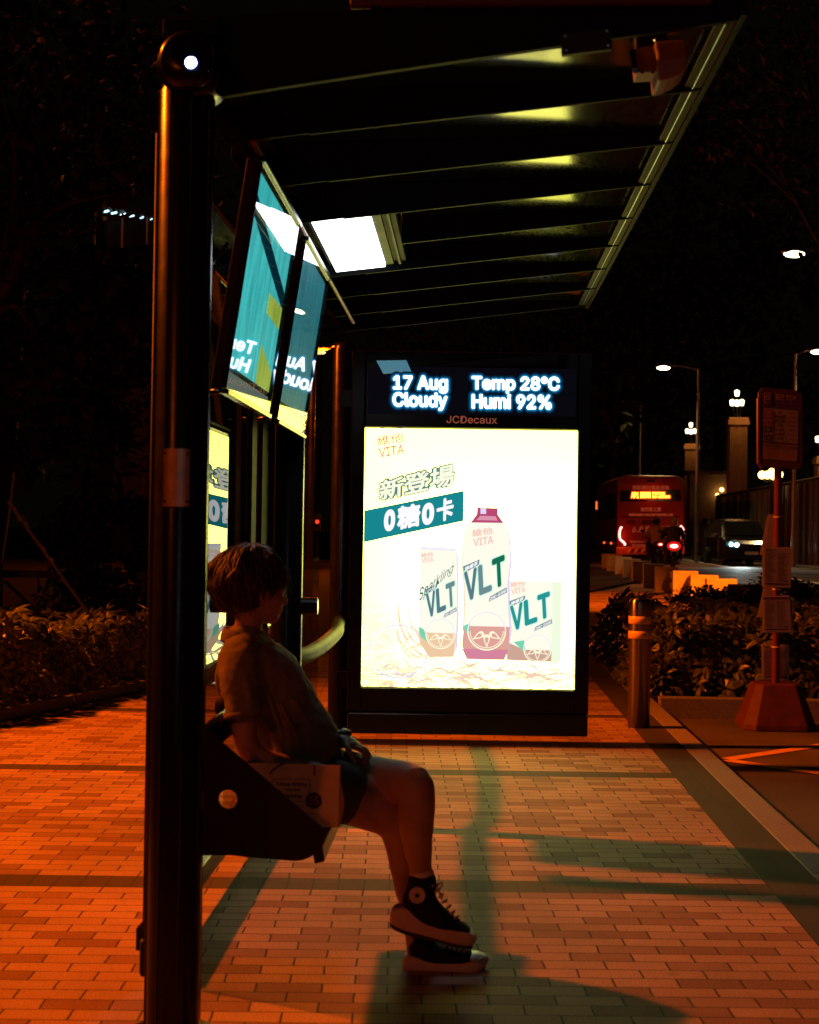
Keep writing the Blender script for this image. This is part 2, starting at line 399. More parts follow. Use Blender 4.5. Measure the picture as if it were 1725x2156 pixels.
def text(mb, body, fn, m, bold=0.0, shear=0.0, sp=1.0):
    """fn maps (0..1, 0..1) of the text's own box to a 3-D point"""
    me, x0, x1, y0, y1 = text_mesh(body, 0, shear, sp); W, H = max(x1-x0, 1e-6), max(y1-y0, 1e-6)
    k = 0 if bold <= 0 else 8 if bold < .035 else 14      # heavier weights: the glyph struck several times round a small circle
    sh_ = [(0, 0)]+[(bold*math.cos(2*math.pi*i/k), bold*math.sin(2*math.pi*i/k)) for i in range(k)]
    for dx, dy in sh_:
        mb.mesh(me, lambda c: fn((c.x-x0+dx+bold)/(W+2*bold), (c.y-y0+dy+bold)/(H+2*bold)), m)

# ------------------------------------------------------------------ world and lights
w = bpy.data.worlds.new('World'); SC.world = w; w.use_nodes = True
bg = w.node_tree.nodes['Background']
sky = N(w.node_tree, 'ShaderNodeTexSky'); sky.sky_type = 'NISHITA'; sky.sun_disc = False
sky.sun_elevation = R(-7); sky.sun_rotation = R(200); sky.air_density = 1.4; sky.dust_density = 5
wm = N(w.node_tree, 'ShaderNodeMix'); wm.data_type = 'RGBA'; wm.inputs[0].default_value = .985
w.node_tree.links.new(sky.outputs[0], wm.inputs[6]); wm.inputs[7].default_value = (.022, .014, .006, 1)
w.node_tree.links.new(wm.outputs[2], bg.inputs[0]); bg.inputs[1].default_value = .07
SC.view_settings.view_transform = 'Standard'; SC.view_settings.look = 'None'; SC.view_settings.exposure = 0; SC.view_settings.gamma = 1

SOD = (1.0, .138, .003)
def lamp(name, loc, power, col, rad=.12, spot=None, target=None, parent=None, blend=.4):
    l = bpy.data.lights.new(name, 'SPOT' if spot else 'POINT'); l.energy = power; l.color = col; l.shadow_soft_size = rad
    o = bpy.data.objects.new(name, l); COL.objects.link(o); o.location = loc
    if spot:
        l.spot_size = R(spot); l.spot_blend = blend
        o.rotation_euler = (Vector(target)-Vector(loc)).to_track_quat('-Z', 'Y').to_euler()
    return o

# ------------------------------------------------------------------ the setting
b = MB(); b.faces([(-600, -200, -.5), (600, -200, -.5), (600, 1200, -.5), (-600, 1200, -.5)], [(0, 1, 2, 3)], M['soil']); struct(b.build('ground'))
b = MB()
ys = [-8, 15, 40, 80, 140, 260]
b.faces([(x, y, road_z(y)) for y in ys for x in (1.376, 60)], [(2*i, 2*i+1, 2*i+3, 2*i+2) for i in range(len(ys)-1)], M['asphalt']); struct(b.build('road'))
b = MB()
poly = [(-9, -6, 0), (1.046, -6, 0), (1.046, 20.3, 0), (3.45, 21.0, 0), (3.78, 24.5, 0), (5.4, 66, 0), (-9, 66, 0)]
b.faces(poly, [tuple(range(len(poly)))], M['paving']); struct(b.build('pavement'))
b = MB(); b.box((1.145, 7.1, -.06), (.19, 26.2, .12), M['strip']); struct(b.build('paver_strip'))
b = MB()
y = -6.0
while y < 20.2:
    b.box((1.3075, y+.495, -.14), (.133, .987, .28), M['granite']); y += .99
struct(b.build('kerb', bevel=.008))
b = MB()     # kerb along the far pavement edge, under the concrete blocks
q = [(3.78, 24.5), (5.4, 66)]; d = Vector((q[1][0]-q[0][0], q[1][1]-q[0][1], 0)).normalized(); nrm = Vector((d.y, -d.x, 0))
for k in range(41):
    a = Vector((*q[0], -.1))+d*k*1.0
    b.prism([a, a+d*.985, a+d*.985+nrm*.14, a+nrm*.14], (0, 0, .105), M['granite'])
struct(b.build('kerb'))
# planting bed on the right, with its kerb towards the lay-by
b = MB(); b.box((3.9, 16.1, -.11), (5.0, 8.3, .22), M['soil']); struct(b.build('planting_bed'))
b = MB()
for k in range(4):
    b.box((1.40+.62+k*1.25, 11.86, -.07), (1.238, .13, .2), M['granite'])
struct(b.build('kerb', bevel=.008))
# bed on the left with its edging
A, B = Vector((-2.84, 9.85, 0)), Vector((-2.30, 12.15, 0)); d = (B-A).normalized(); nl = Vector((-d.y, d.x, 0))
b = MB()
for k in range(-9, 12):
    a = A+d*k*1.0; b.prism([a, a+d*.99, a+d*.99+nl*.12, a+nl*.12], (0, 0, .07), M['granite'])
struct(b.build('kerb', bevel=.006))
b = MB(); b.faces([A-d*9+nl*.12+Vector((0, 0, .05)), A+d*40+nl*.12+Vector((0, 0, .05)), A+d*40+nl*30+Vector((0, 0, .1)), A-d*9+nl*30+Vector((0, 0, .1))], [(0, 1, 2, 3)], M['soil']); struct(b.build('planting_bed'))
b = MB(); e = A-nl*.17   # dark paver row along that kerb
b.faces([e-d*9+Vector((0, 0, .004)), e+d*12+Vector((0, 0, .004)), A+d*12+Vector((0, 0, .004)), A-d*9+Vector((0, 0, .004))], [(0, 1, 2, 3)], M['strip']); struct(b.build('paver_strip'))
# road markings
def stroke(pts, wpx, m, name, wz=None):
    b = MB()
    for (x0, y0), (x1, y1) in zip(pts[:-1], pts[1:]):
        a, c = GR(x0, y0, .005), GR(x1, y1, .005)
        t = (c-a); t.z = 0; t.normalize(); n = Vector((-t.y, t.x, 0))*wpx/2
        b.faces([a-n, c-n, c+n, a+n], [(0, 1, 2, 3)], m)
    return struct(b.build(name))
stroke([(1532, 1598), (1760, 1564)], .10, M['painty'], 'road_marking')
b = MB(); a, c = GR(1529, 1600, .008), GR(1760, 1632, .008); t = (c-a).normalized(); n = Vector((-t.y, t.x, 0))*.05
b.faces([a-n, c-n, c+n, a+n], [(0, 1, 2, 3)], M['painty']); struct(b.build('road_marking'))
for pts, ww in (([(1430, 1176), (1740, 1231)], .22), ([(1430, 1196), (1740, 1197)], .5), ([(1440, 1212), (1740, 1213)], .3), ([(1450, 1226), (1740, 1226)], .25), ([(1440, 1184), (1640, 1186)], .3)):
    stroke(pts, ww, M['paintw'], 'road_marking')
stroke([(1585, 1235), (1760, 1236)], .2, M['painty'], 'road_marking')

# ------------------------------------------------------------------ bus shelter
sh = thing('bus_shelter', 'black steel bus shelter with a sloping ribbed glass roof over the pavement', 'bus shelter', (-.72, 6.5, 0))
POSTS = [(-.683, 3.85), (-.742, 6.7), (-.722, 9.32)]
for i, (x, y) in enumerate(POSTS):
    b = MB(); b.lathe((x, y, 0), [(.10, 0), (.10, .012), (.066, .014), (.0645, .03), (.0645, 2.235), (.058, 2.245), (.058, 2.27)], M['black'], 40)
    if i == 0:
        for k in range(8):   # shallow flutes read as fine seams
            a = R(20+45*k); b.cyl((x+.0645*math.cos(a), y+.0645*math.sin(a), .03), (x+.0645*math.cos(a), y+.0645*math.sin(a), 2.23), .0035, M['black'], 8)
    b.build('post', sh)
# curved metal sleeve plate on the front post with four screws
b = MB(); x, y = POSTS[0]; z0, z1 = P(400, 1067, 3.79).z, P(400, 945, 3.79).z
vs = []; n = 28
for r in (.0665, .0685):
    for k in range(n+1):
        a = R(-90-27+54*k/n)
        for z in (z0, z1): vs.append((x+r*math.cos(a)+.014*0, y+r*math.sin(a), z))
m = n+1
fs = [(2*k, 2*k+1, 2*k+3, 2*k+2) for k in range(n)]+[(2*m+2*k, 2*m+2*k+2, 2*m+2*k+3, 2*m+2*k+1) for k in range(n)]
fs += [(2*k, 2*k+2, 2*m+2*k+2, 2*m+2*k) for k in range(n)]+[(2*k+1, 2*m+2*k+1, 2*m+2*k+3, 2*k+3) for k in range(n)]
fs += [(0, 2*m, 2*m+1, 1), (2*n, 2*n+1, 2*m+2*n+1, 2*m+2*n)]
b.faces(vs, fs, M['brass'], False)
pl = b.build('band_plate', sh); 
b = MB()
for a in (-112, -68):
    for z in (z0+.012, z1-.012):
        c = Vector((x+.0685*math.cos(R(a)), y+.0685*math.sin(R(a)), z)); nn = Vector((math.cos(R(a)), math.sin(R(a)), 0))
        b = MB(); b.cyl(c, c+nn*.0025, .0035, M['steel'], 10); b.build('screw', pl)
# roof: tapered ribs across, glass on top, eave gutter
def zb(x): return 2.277+.119*(x+.55)
def zt(x): return 2.437+.035*(x-.15)
def zf(x): return 2.435+.045*(x+.275)      # top of the front beam
XL, XR = -.755, .618
RY = [3.85+.605*i for i in range(9)]
def rib(y, w, name='rib', front=False):
    b = MB(); xs = [XL, -.62, -.45, -.2, .1, .4, XR]; half = abs(y-RY[4]) < .01   # the fifth rib stops at the ceiling lamp
    top = [(x, zf(x) if front else zt(x)) for x in xs]
    if front: bot = [(XL, zf(XL)-.022), (-.69, 2.27), (-.60, 2.228), (-.45, 2.253), (-.2, 2.292), (.1, 2.338), (.4, 2.382), (XR, zb(XR))]
    else: bot = [(XL, zt(XL)-.05), (-.68, zb(-.62)-.01), (-.45, zb(-.45)), (-.2, zb(-.2)), (.1, zb(.1)), (.4, zb(.4)), (XR, zb(XR))]
    if half: top = [(-.27, zt(-.27))]+top[4:]; bot = [(-.27, zb(-.27))]+bot[4:]
    poly = [(x, y-w/2, z) for x, z in top]+[(x, y-w/2, z) for x, z in reversed(bot)]
    b.prism(poly, (0, w, 0), M['rib'])
    # thin drip flange at the bottom edge
    for (xa, za), (xb, zb_) in zip(bot[2 if not half else 0:-1], bot[3 if not half else 1:]):
        b.prism([(xa, y-w/2-.003, za-.003), (xb, y-w/2-.003, zb_-.003), (xb, y-w/2-.003, zb_+.003), (xa, y-w/2-.003, za+.003)], (0, w+.006, 0), M['rib'])
    if front:
        b.cyl((-.58, y, 2.29), (-.58, y-.001, 2.29), .001, M['rib'], 6)
    return b.build(name, sh, bevel=.003)
for i, y in enumerate(RY): rib(y, .012 if i else .016, 'front_beam' if i == 0 else 'rib', i == 0)
for i in range(8):
    b = MB(); ya, yb = RY[i]+.009, RY[i+1]-.009
    b.prism([(XL+.03, ya, zt(XL+.03)-.012), (XR-.05, ya, zt(XR-.05)-.012), (XR-.05, yb, zt(XR-.05)-.012), (XL+.03, yb, zt(XL+.03)-.012)], (0, 0, .008), M['roofglass'])
    b.build('roof_pane', sh)
b = MB(); y0, y1 = 3.80, RY[-1]+.1     # eave gutter along the street side
b.prism([(XR+.001, y0, zb(XR)-.004), (XR+.016, y0, zb(XR)-.004), (XR+.016, y0, zt(XR)+.012), (XR+.001, y0, zt(XR)+.012)], (0, y1-y0, 0), M['rib'])
for i in range(8):
    ya, yb = RY[i]+.012, RY[i+1]-.012
    for dz, dx, wx in ((.012, -.046, .043),):
        b.prism([(XR+dx, ya, zt(XR)-.026-dz), (XR+dx+wx, ya, zt(XR)-.026-dz), (XR+dx+wx, ya, zt(XR)-.018-dz), (XR+dx, ya, zt(XR)-.018-dz)], (0, yb-ya, 0), M['gutter'])
        b.prism([(XR-.026, ya, zt(XR)-.0415), (XR-.024, ya, zt(XR)-.0415), (XR-.024, ya, zt(XR)-.039), (XR-.026, ya, zt(XR)-.039)], (0, yb-ya, 0), M['alu'])
b.build('eave_gutter', sh, bevel=.002)
b = MB(); b.prism([(-.735, 3.80, 2.36), (-.60, 3.80, 2.36), (-.60, 3.80, 2.40), (-.735, 3.80, 2.40)], (0, 5.05, 0), M['rib']); 
b.tube([(-.605, 4.45, 2.268), (-.60, 8.3, 2.262)], .009, M['red'], 10, res=1); b.build('rear_beam', sh, bevel=.004)
# round joint with the white lamp
hc = P(400, 134, 3.79)
b = MB(); b.lathe((hc.x, 0, hc.z), [(.0, 3.74), (.056, 3.74), (.066, 3.75), (.068, 3.77), (.068, 3.93), (.06, 3.95)], M['black'], 48, 'Y')
b.lathe((hc.x, 0, hc.z), [(.075, 3.79), (.078, 3.795), (.078, 3.92), (.075, 3.925)], M['black'], 48, 'Y')
for a in (-60, -30, 10): b.cyl((hc.x+.06*math.cos(R(a)), 3.739, hc.z+.06*math.sin(R(a))), (hc.x+.06*math.cos(R(a)), 3.736, hc.z+.06*math.sin(R(a))), .003, M['steel'], 8)
hub = b.build('joint', sh)
M['led'] = emis('led_white', (.93, .95, 1.0), 9, False); M['ledrim'] = emis('led_rim', (.02, .05, .35), .55, False)
b = MB(); lc = P(402.5, 132, 3.735); b.cyl((lc.x, 3.742, lc.z), (lc.x, 3.733, lc.z), .0135, M['led'], 28); b.build('lamp', hub)
b = MB(); b.lathe((lc.x, 0, lc.z), [(.014, 3.7385), (.017, 3.7385), (.0165, 3.7345), (.0142, 3.7345)], M['ledrim'], 28, 'Y'); b.build('lamp_ring', hub)
# rear glass walls and their bottom rails
GX = -.84
for ya, yb in ((4.31, 6.56), (6.84, 9.18)):
    b = MB(); b.box((GX, (ya+yb)/2, 1.17), (.010, yb-ya, 2.16), M['rearglass']); gp = b.build('rear_pane', sh)
    b = MB(); b.box((GX, (ya+yb)/2, .105), (.05, yb-ya, .06), M['black']); b.box((GX+.021, (ya+yb)/2, .1372), (.006, yb-ya, .004), M['alu']); b.build('bottom_rail', sh, bevel=.003)
b = MB(); b.tube([(GX, 4.30, .06), (GX, 4.30, 2.25)], .0055, M['blackmatt'], 10, res=1); b.lathe((GX, 4.30, 0), [(.008, .012), (.012, .02), (.0125, .10), (.008, .11)], M['blackmatt'], 14); b.build('pane_edge', sh)
# cylindrical pane clamps at the posts
for (x, y) in POSTS[1:2]:
    b = MB(); b.cyl((GX+.006, y-.0, .885), (x+.128, y-.0, .885), .034, M['black'], 24); b.cyl((x+.1282, y, .885), (x+.1302, y, .885), .030, M['alu'], 24); b.build('clamp', sh, bevel=.004)
# boards fixed to the rear wall beside the middle post
b = MB(); b.prism([(-.815, 6.26, .90), (-.815, 6.66, .90), (-.815, 6.66, 2.1), (-.815, 6.26, 2.1)], (.02, 0, 0), M['rib']); b.build('wall_board', sh, bevel=.003)
b = MB(); b.prism([(-.815, 5.96, .92), (-.815, 6.09, .92), (-.815, 6.09, 2.1), (-.815, 5.96, 2.1)], (.02, 0, 0), M['rib']); b.build('wall_board', sh, bevel=.003)
# lean rail of the far bay
b = MB(); b.tube([(-.72, 4.9, .66), (-.72, 5.8, .66), (-.725, 6.64, .66)], .036, M['railpaint'], 20); b.build('lean_rail', sh)
b = MB(); b.tube([(-.728, 6.75, .66), (-.685, 6.98, .662), (-.665, 7.5, .665), (-.672, 8.4, .67), (-.70, 8.85, .675), (-.722, 9.25, .68)], .036, M['railpaint'], 20); b.build('lean_rail', sh)
# ceiling lamp between the ribs
M['ceil'] = emis('ceiling_lamp', (.86, .93, 1.0), 7.0)
c4 = [P(650, 467, 5.78), P(771, 454, 5.78), P(806, 561, 6.84), P(688, 570, 6.84)]
x0, x1 = -.565, -.36; ya, yb = 5.715, 6.80
def zc(x): return zb(x)+.006
b = MB()
b.prism([(x0-.03, ya-.02, zc(x0)+.03), (x1+.085, ya-.02, zc(x1)+.03), (x1+.085, yb+.03, zc(x1)+.03), (x0-.03, yb+.03, zc(x0)+.03)], (0, 0, .06), M['rib'])
b.prism([(x1+.001, ya, zc(x1)+.008), (x1+.035, ya, zc(x1)+.012), (x1+.035, yb, zc(x1)+.012), (x1+.001, yb, zc(x1)+.008)], (0, 0, .018), M['gutter'])
b.prism([(x1+.055, ya, zc(x1)+.010), (x1+.066, ya, zc(x1)+.012), (x1+.066, yb, zc(x1)+.012), (x1+.055, yb, zc(x1)+.010)], (0, 0, .018), M['gutter'])
fx = b.build('ceiling_light', sh, bevel=.002)
b = MB(); b.prism([(x0, ya, zc(x0)), (x1, ya, zc(x1)), (x1, yb, zc(x1)), (x0, yb, zc(x0))], (0, 0, .02), M['ceil']); b.build('diffuser', fx)

# roof-top sign (only its lower edge is in the picture) and bracket plate
sg = thing('roof_sign', 'dark red sign box lying along the top of the front roof beam', 'sign', (.2, 3.86, 2.45))
b = MB(); pa, pb = P(737, 19, 3.82), P(1500, 6, 3.82)
b.prism([(pa.x, 3.82, zf(pa.x)+.004), (pb.x, 3.82, zf(pa.x)+.012), (pb.x, 3.82, 2.64), (pa.x, 3.82, 2.64)], (0, .07, 0), M['redsign']); b.build('sign_box', sg, bevel=.004)
for px in (pa.x+.06, pb.x-.06):
    b = MB(); b.box((px, 3.855, zf(px)+.006), (.02, .05, .015), M['rib']); b.build('foot', sg)
# bracket plate with screws on the front beam, and the camera beside it
bp = thing('junction_box', 'flat black junction box with four screws under the front roof beam', 'junction box', P(1232, 88, 3.9))
b = MB(); q = [P(1180, 70, 3.78), P(1287, 56, 3.78), P(1289, 103, 3.78), P(1184, 115, 3.78)]; b.prism(q, (0, .02, 0), M['blackmatt']); b.build('plate', bp, bevel=.002)
for u, v in ((1190, 77), (1278, 66), (1280, 97), (1192, 107)):
    c = P(u, v, 3.779); b = MB(); b.cyl(c, c+Vector((0, -.004, 0)), .0035, M['steel'], 10); b.build('screw', bp)
cm = thing('security_camera', 'small grey box camera in a rounded hood hanging under the roof edge', 'camera', P(1390, 90, 4.1))
M['camgrey'] = mat('camera_shell', (.20, .13, .10), .55)
def pp(px, py, Y): return P(px, py, Y)
b = MB(); f4 = [pp(1337, 102, 4.02), pp(1394, 92, 4.02), pp(1396, 150, 4.02), pp(1342, 153, 4.02)]; b.prism(f4, (0, .09, 0), M['camgrey'])
for u in (1352, 1375): b.cyl(pp(u, 152, 4.015), pp(u, 152, 4.012), .004, M['steel'], 8)
b.build('camera_body', cm, bevel=.006)
b = MB(); hood = [(1378, 86), (1445, 82), (1450, 118), (1449, 140), (1430, 155), (1408, 165), (1386, 170), (1384, 140), (1383, 110)]
b.prism([pp(x, y, 3.985) for x, y in hood], (0, .15, 0), M['camgrey']); b.build('hood', cm, bevel=.008, segs=3)
b = MB(); b.prism([pp(1336, 103, 4.0), pp(1343, 153, 4.0), pp(1343, 153, 4.11), pp(1336, 103, 4.11)], (-.012, 0, 0), M['dark']); b.build('lens_window', cm)
b = MB(); b.prism([pp(1338, 62, 4.03), pp(1405, 56, 4.03), pp(1408, 92, 4.03), pp(1340, 100, 4.03)], (0, .05, 0), M['blackmatt']); b.build('bracket', cm, bevel=.003)
M['ambdot'] = emis('amber_dot', (1, .5, .12), 1.6, False)
b = MB(); b.ball(pp(1378, 85, 3.98), .0024, M['ambdot'], 10, 6); b.build('indicator', cm)

# ------------------------------------------------------------------ two tilted poster cases on the rear wall
def case_print(name, seed, kind):
    m = bpy.data.materials.new(name); m.use_nodes = True; nt = m.node_tree; L = nt.links.new; b = nt.nodes['Principled BSDF']
    tc = N(nt, 'ShaderNodeTexCoord'); nz = N(nt, 'ShaderNodeTexNoise'); nz.inputs['Scale'].default_value = 5; nz.inputs['Detail'].default_value = 6
    mp = N(nt, 'ShaderNodeMapping'); mp.inputs['Scale'].default_value = (5, 6, .8); mp.inputs['Location'].default_value = (seed, 0, 0); L(tc.outputs['Object'], mp.inputs[0]); L(mp.outputs[0], nz.inputs['Vector'])
    rp = N(nt, 'ShaderNodeValToRGB'); rp.color_ramp.elements[0].position = .3; rp.color_ramp.elements[1].position = .7
    a, c = ((.015, .21, .23), (.045, .42, .42)) if kind == 0 else ((.006, .06, .085), (.012, .14, .17)) if kind == 1 else ((.13, .20, .015), (.30, .36, .06))
    rp.color_ramp.elements[0].color = (*a, 1); rp.color_ramp.elements[1].color = (*c, 1); L(nz.outputs['Fac'], rp.inputs[0])
    L(rp.outputs[0], b.inputs['Base Color']); L(rp.outputs[0], b.inputs['Emission Color']); b.inputs['Emission Strength'].default_value = 2.5
    b.inputs['Roughness'].default_value = .5; b.inputs['Coat Weight'].default_value = 0
    m.cycles.emission_sampling = 'NONE'
    return m
M['caseA'] = case_print('case_map', 1, 0); M['caseB'] = case_print('case_map_dim', 4, 1); M['caseC'] = case_print('case_map_yellow', 7, 2)
M['caseW'] = emis('case_strip', (.42, .50, .42), .5, False)
M['caseglass'] = glass('case_glass', (.9, .93, .92), 1.45, .010)
M['tealdark'] = emis('case_dark', (.004, .05, .075), .8, False)
XT, ZT, XB, ZB = -.600, 2.222, -.690, 1.60
up = (Vector((XT, 0, ZT))-Vector((XB, 0, ZB))); CH = up.length; up.normalize(); CN = Vector((up.z, 0, -up.x))   # faces street and down
def cp(y, v, o=0.0): return Vector((XB, y, ZB))+up*(v*CH)+CN*o
def poster_case(ya, yb, label, dim):
    t = thing('poster_case', label, 'poster case', (XB, (ya+yb)/2, ZB), group='tilted poster cases of the shelter')
    b = MB(); b.prism([cp(ya, -.02, -.004), cp(yb, -.02, -.004), cp(yb, 1.02, -.004), cp(ya, 1.02, -.004)], CN*-.03, M['blackmatt']); b.build('back_box', t, bevel=.004)
    main = M['caseB'] if dim else M['caseA']
    b = MB(); W = yb-ya
    b.faces([cp(ya+.012, .10, 0), cp(yb-.012, .10, 0), cp(yb-.012, .985, 0), cp(ya+.012, .985, 0)], [(0, 1, 2, 3)], main)
    if not dim:
        b.faces([cp(yb-.38*W, .10, .001), cp(yb-.02, .10, .001), cp(yb-.02, .56, .001), cp(yb-.38*W, .56, .001)], [(0, 1, 2, 3)], M['caseC'])
        b.faces([cp(yb-.38*W, .3, .0015), cp(yb-.02, .2, .0015), cp(yb-.02, .44, .0015), cp(yb-.38*W, .46, .0015)], [(0, 1, 2, 3)], M['caseA'])
        b.faces([cp(ya+.012, .80, .001), cp(yb-.02, .55, .001), cp(yb-.02, .64, .001), cp(ya+.012, .9, .001)], [(0, 1, 2, 3)], M['tealdark'])
    b.faces([cp(ya+.012, .0, 0), cp(yb-.012, .0, 0), cp(yb-.012, .075, 0), cp(ya+.012, .075, 0)], [(0, 1, 2, 3)], M['caseW'])
    pr = b.build('map_print', t)
    b = MB(); b.prism([cp(ya, -.01, .006), cp(yb, -.01, .006), cp(yb, 1.01, .006), cp(ya, 1.01, .006)], CN*.005, M['caseglass']); b.build('cover_glass', t)
    b = MB()
    b.prism([cp(ya-.004, -.035, -.01), cp(yb+.004, -.035, -.01), cp(yb+.004, -.012, -.01), cp(ya-.004, -.012, -.01)], CN*.03, M['black'])
    b.prism([cp(ya-.004, 1.012, -.01), cp(yb+.004, 1.012, -.01), cp(yb+.004, 1.035, -.01), cp(ya-.004, 1.035, -.01)], CN*.03, M['black'])
    for yy in (ya-.004, yb+.0): b.prism([cp(yy, -.01, .012), cp(yy+.005, -.01, .012), cp(yy+.005, 1.01, .012), cp(yy, 1.01, .012)], CN*-.02, M['black'])
    b.build('frame', t, bevel=.002)
    for yy in (ya+.2*W, yb-.2*W):
        b = MB(); b.tube([cp(yy, 1.0, -.03), cp(yy, 1.0, -.03)+Vector((-.02, 0, .06)), (-.69, yy, 2.35)], .008, M['black'], 8); b.build('hanger', t)
    b = MB(); b.tube([cp((ya+yb)/2, .05, -.03), Vector((GX+.03, (ya+yb)/2, 1.62))], .01, M['black'], 8, res=1)
    b.build('hanger', t)
poster_case(4.53, 5.51, 'tilted poster case with a bright teal and yellow map, nearest the front post', False)
poster_case(5.76, 6.70, 'tilted poster case with a darker blue map, second from the front post', True)
# ------------------------------------------------------------------ illuminated advertising panel
AY = 9.2; ARZ = R(1.8)
tl, tr, br_, bl = P(770, 897.5, AY), P(1217, 908, AY+.05), P(1207, 1453, AY+.05), P(760, 1446, AY)
AW = ((tr-tl).length+(br_-bl).length)/2; AZ0, AZ1 = (bl.z+br_.z)/2, (tl.z+tr.z)/2
ad = thing('advertising_panel', 'tall backlit drink advertisement panel with a blue weather display on top', 'advertising panel', ((tl.x+bl.x)/2, AY, 0), ARZ)
AR = ad.matrix_basis
def pu(px, py):
    """picture point on the poster plane -> (u, z) in the panel's own frame"""
    d = ray(px, py); inv = AR.inverted(); o = inv @ CAMLOC; v = inv.to_3x3() @ d
    t = -o.y/v.y; q = o+v*t; return q.x, q.z
def pv(px, py, o=0.0):
    u, z = pu(px, py); return Vector((u, -o, z))
def pq(b, pts, o, m): b.faces([pv(x, y, o) for x, y in pts], [tuple(range(len(pts)))], m)
def ptext(b, body, quad, o, m, bold=0.0, shear=0.0, sp=1.0):
    """quad: bottom-left, bottom-right, top-right, top-left in picture points"""
    q = [pv(x, y, o) for x, y in quad]
    text(b, body, lambda s, t: (q[0]*(1-s)+q[1]*s)*(1-t)+(q[3]*(1-s)+q[2]*s)*t, m, bold, shear, sp)
def rect(x0, y0, x1, y1, sl=0.02): # top-left / bottom-right -> quad, following the panel's tilt
    k = (x1-x0)*sl
    return [(x0, y1), (x1, y1+k), (x1, y0+k), (x0, y0)]
u0, _ = pu(735, 1200); u1, _ = pu(1241.5, 1200); zt_ = pu(980, 742)[1]; zb0 = pu(980, 1500)[1]; zb1 = pu(980, 1545)[1]
b = MB()    # cabinet: rim round the openings
D0, D1 = -.035, .17
ox0, oz0, ox1, oz1 = 0, AZ0, AW, AZ1
b.box(((u0+ox0)/2, (D0+D1)/2, (zb0+zt_)/2), (ox0-u0, D1-D0, zt_-zb0), M['black'])
b.box(((u1+ox1)/2, (D0+D1)/2, (zb0+zt_)/2), (u1-ox1, D1-D0, zt_-zb0), M['black'])
b.box(((ox0+ox1)/2, (D0+D1)/2, (zb0+oz0)/2), (ox1-ox0, D1-D0, oz0-zb0), M['black'])
zh0 = pu(980, 872)[1]; zh1 = pu(980, 782)[1]
b.box(((ox0+ox1)/2, (D0+D1)/2, (oz1+zt_)/2), (ox1-ox0, D1-D0, zt_-oz1), M['black'])
b.box(((ox0+ox1)/2, D1-.02, (oz0+oz1)/2), (ox1-ox0, .04, oz1-oz0), M['blackmatt'])
b.build('cabinet', ad, False, bevel=.006)
b = MB(); b.box(((u0+u1)/2+.0, .055, (zb0+zb1)/2), (u1-u0-.012, .26, zb0-zb1-.004), M['black']); b.build('plinth', ad, False, bevel=.008)
for z_ in (.35, 1.95):
    b = MB(); b.box((u0-.03, .08, z_), (.08, .06, .10), M['black']); b.build('bracket', ad, False, bevel=.006)
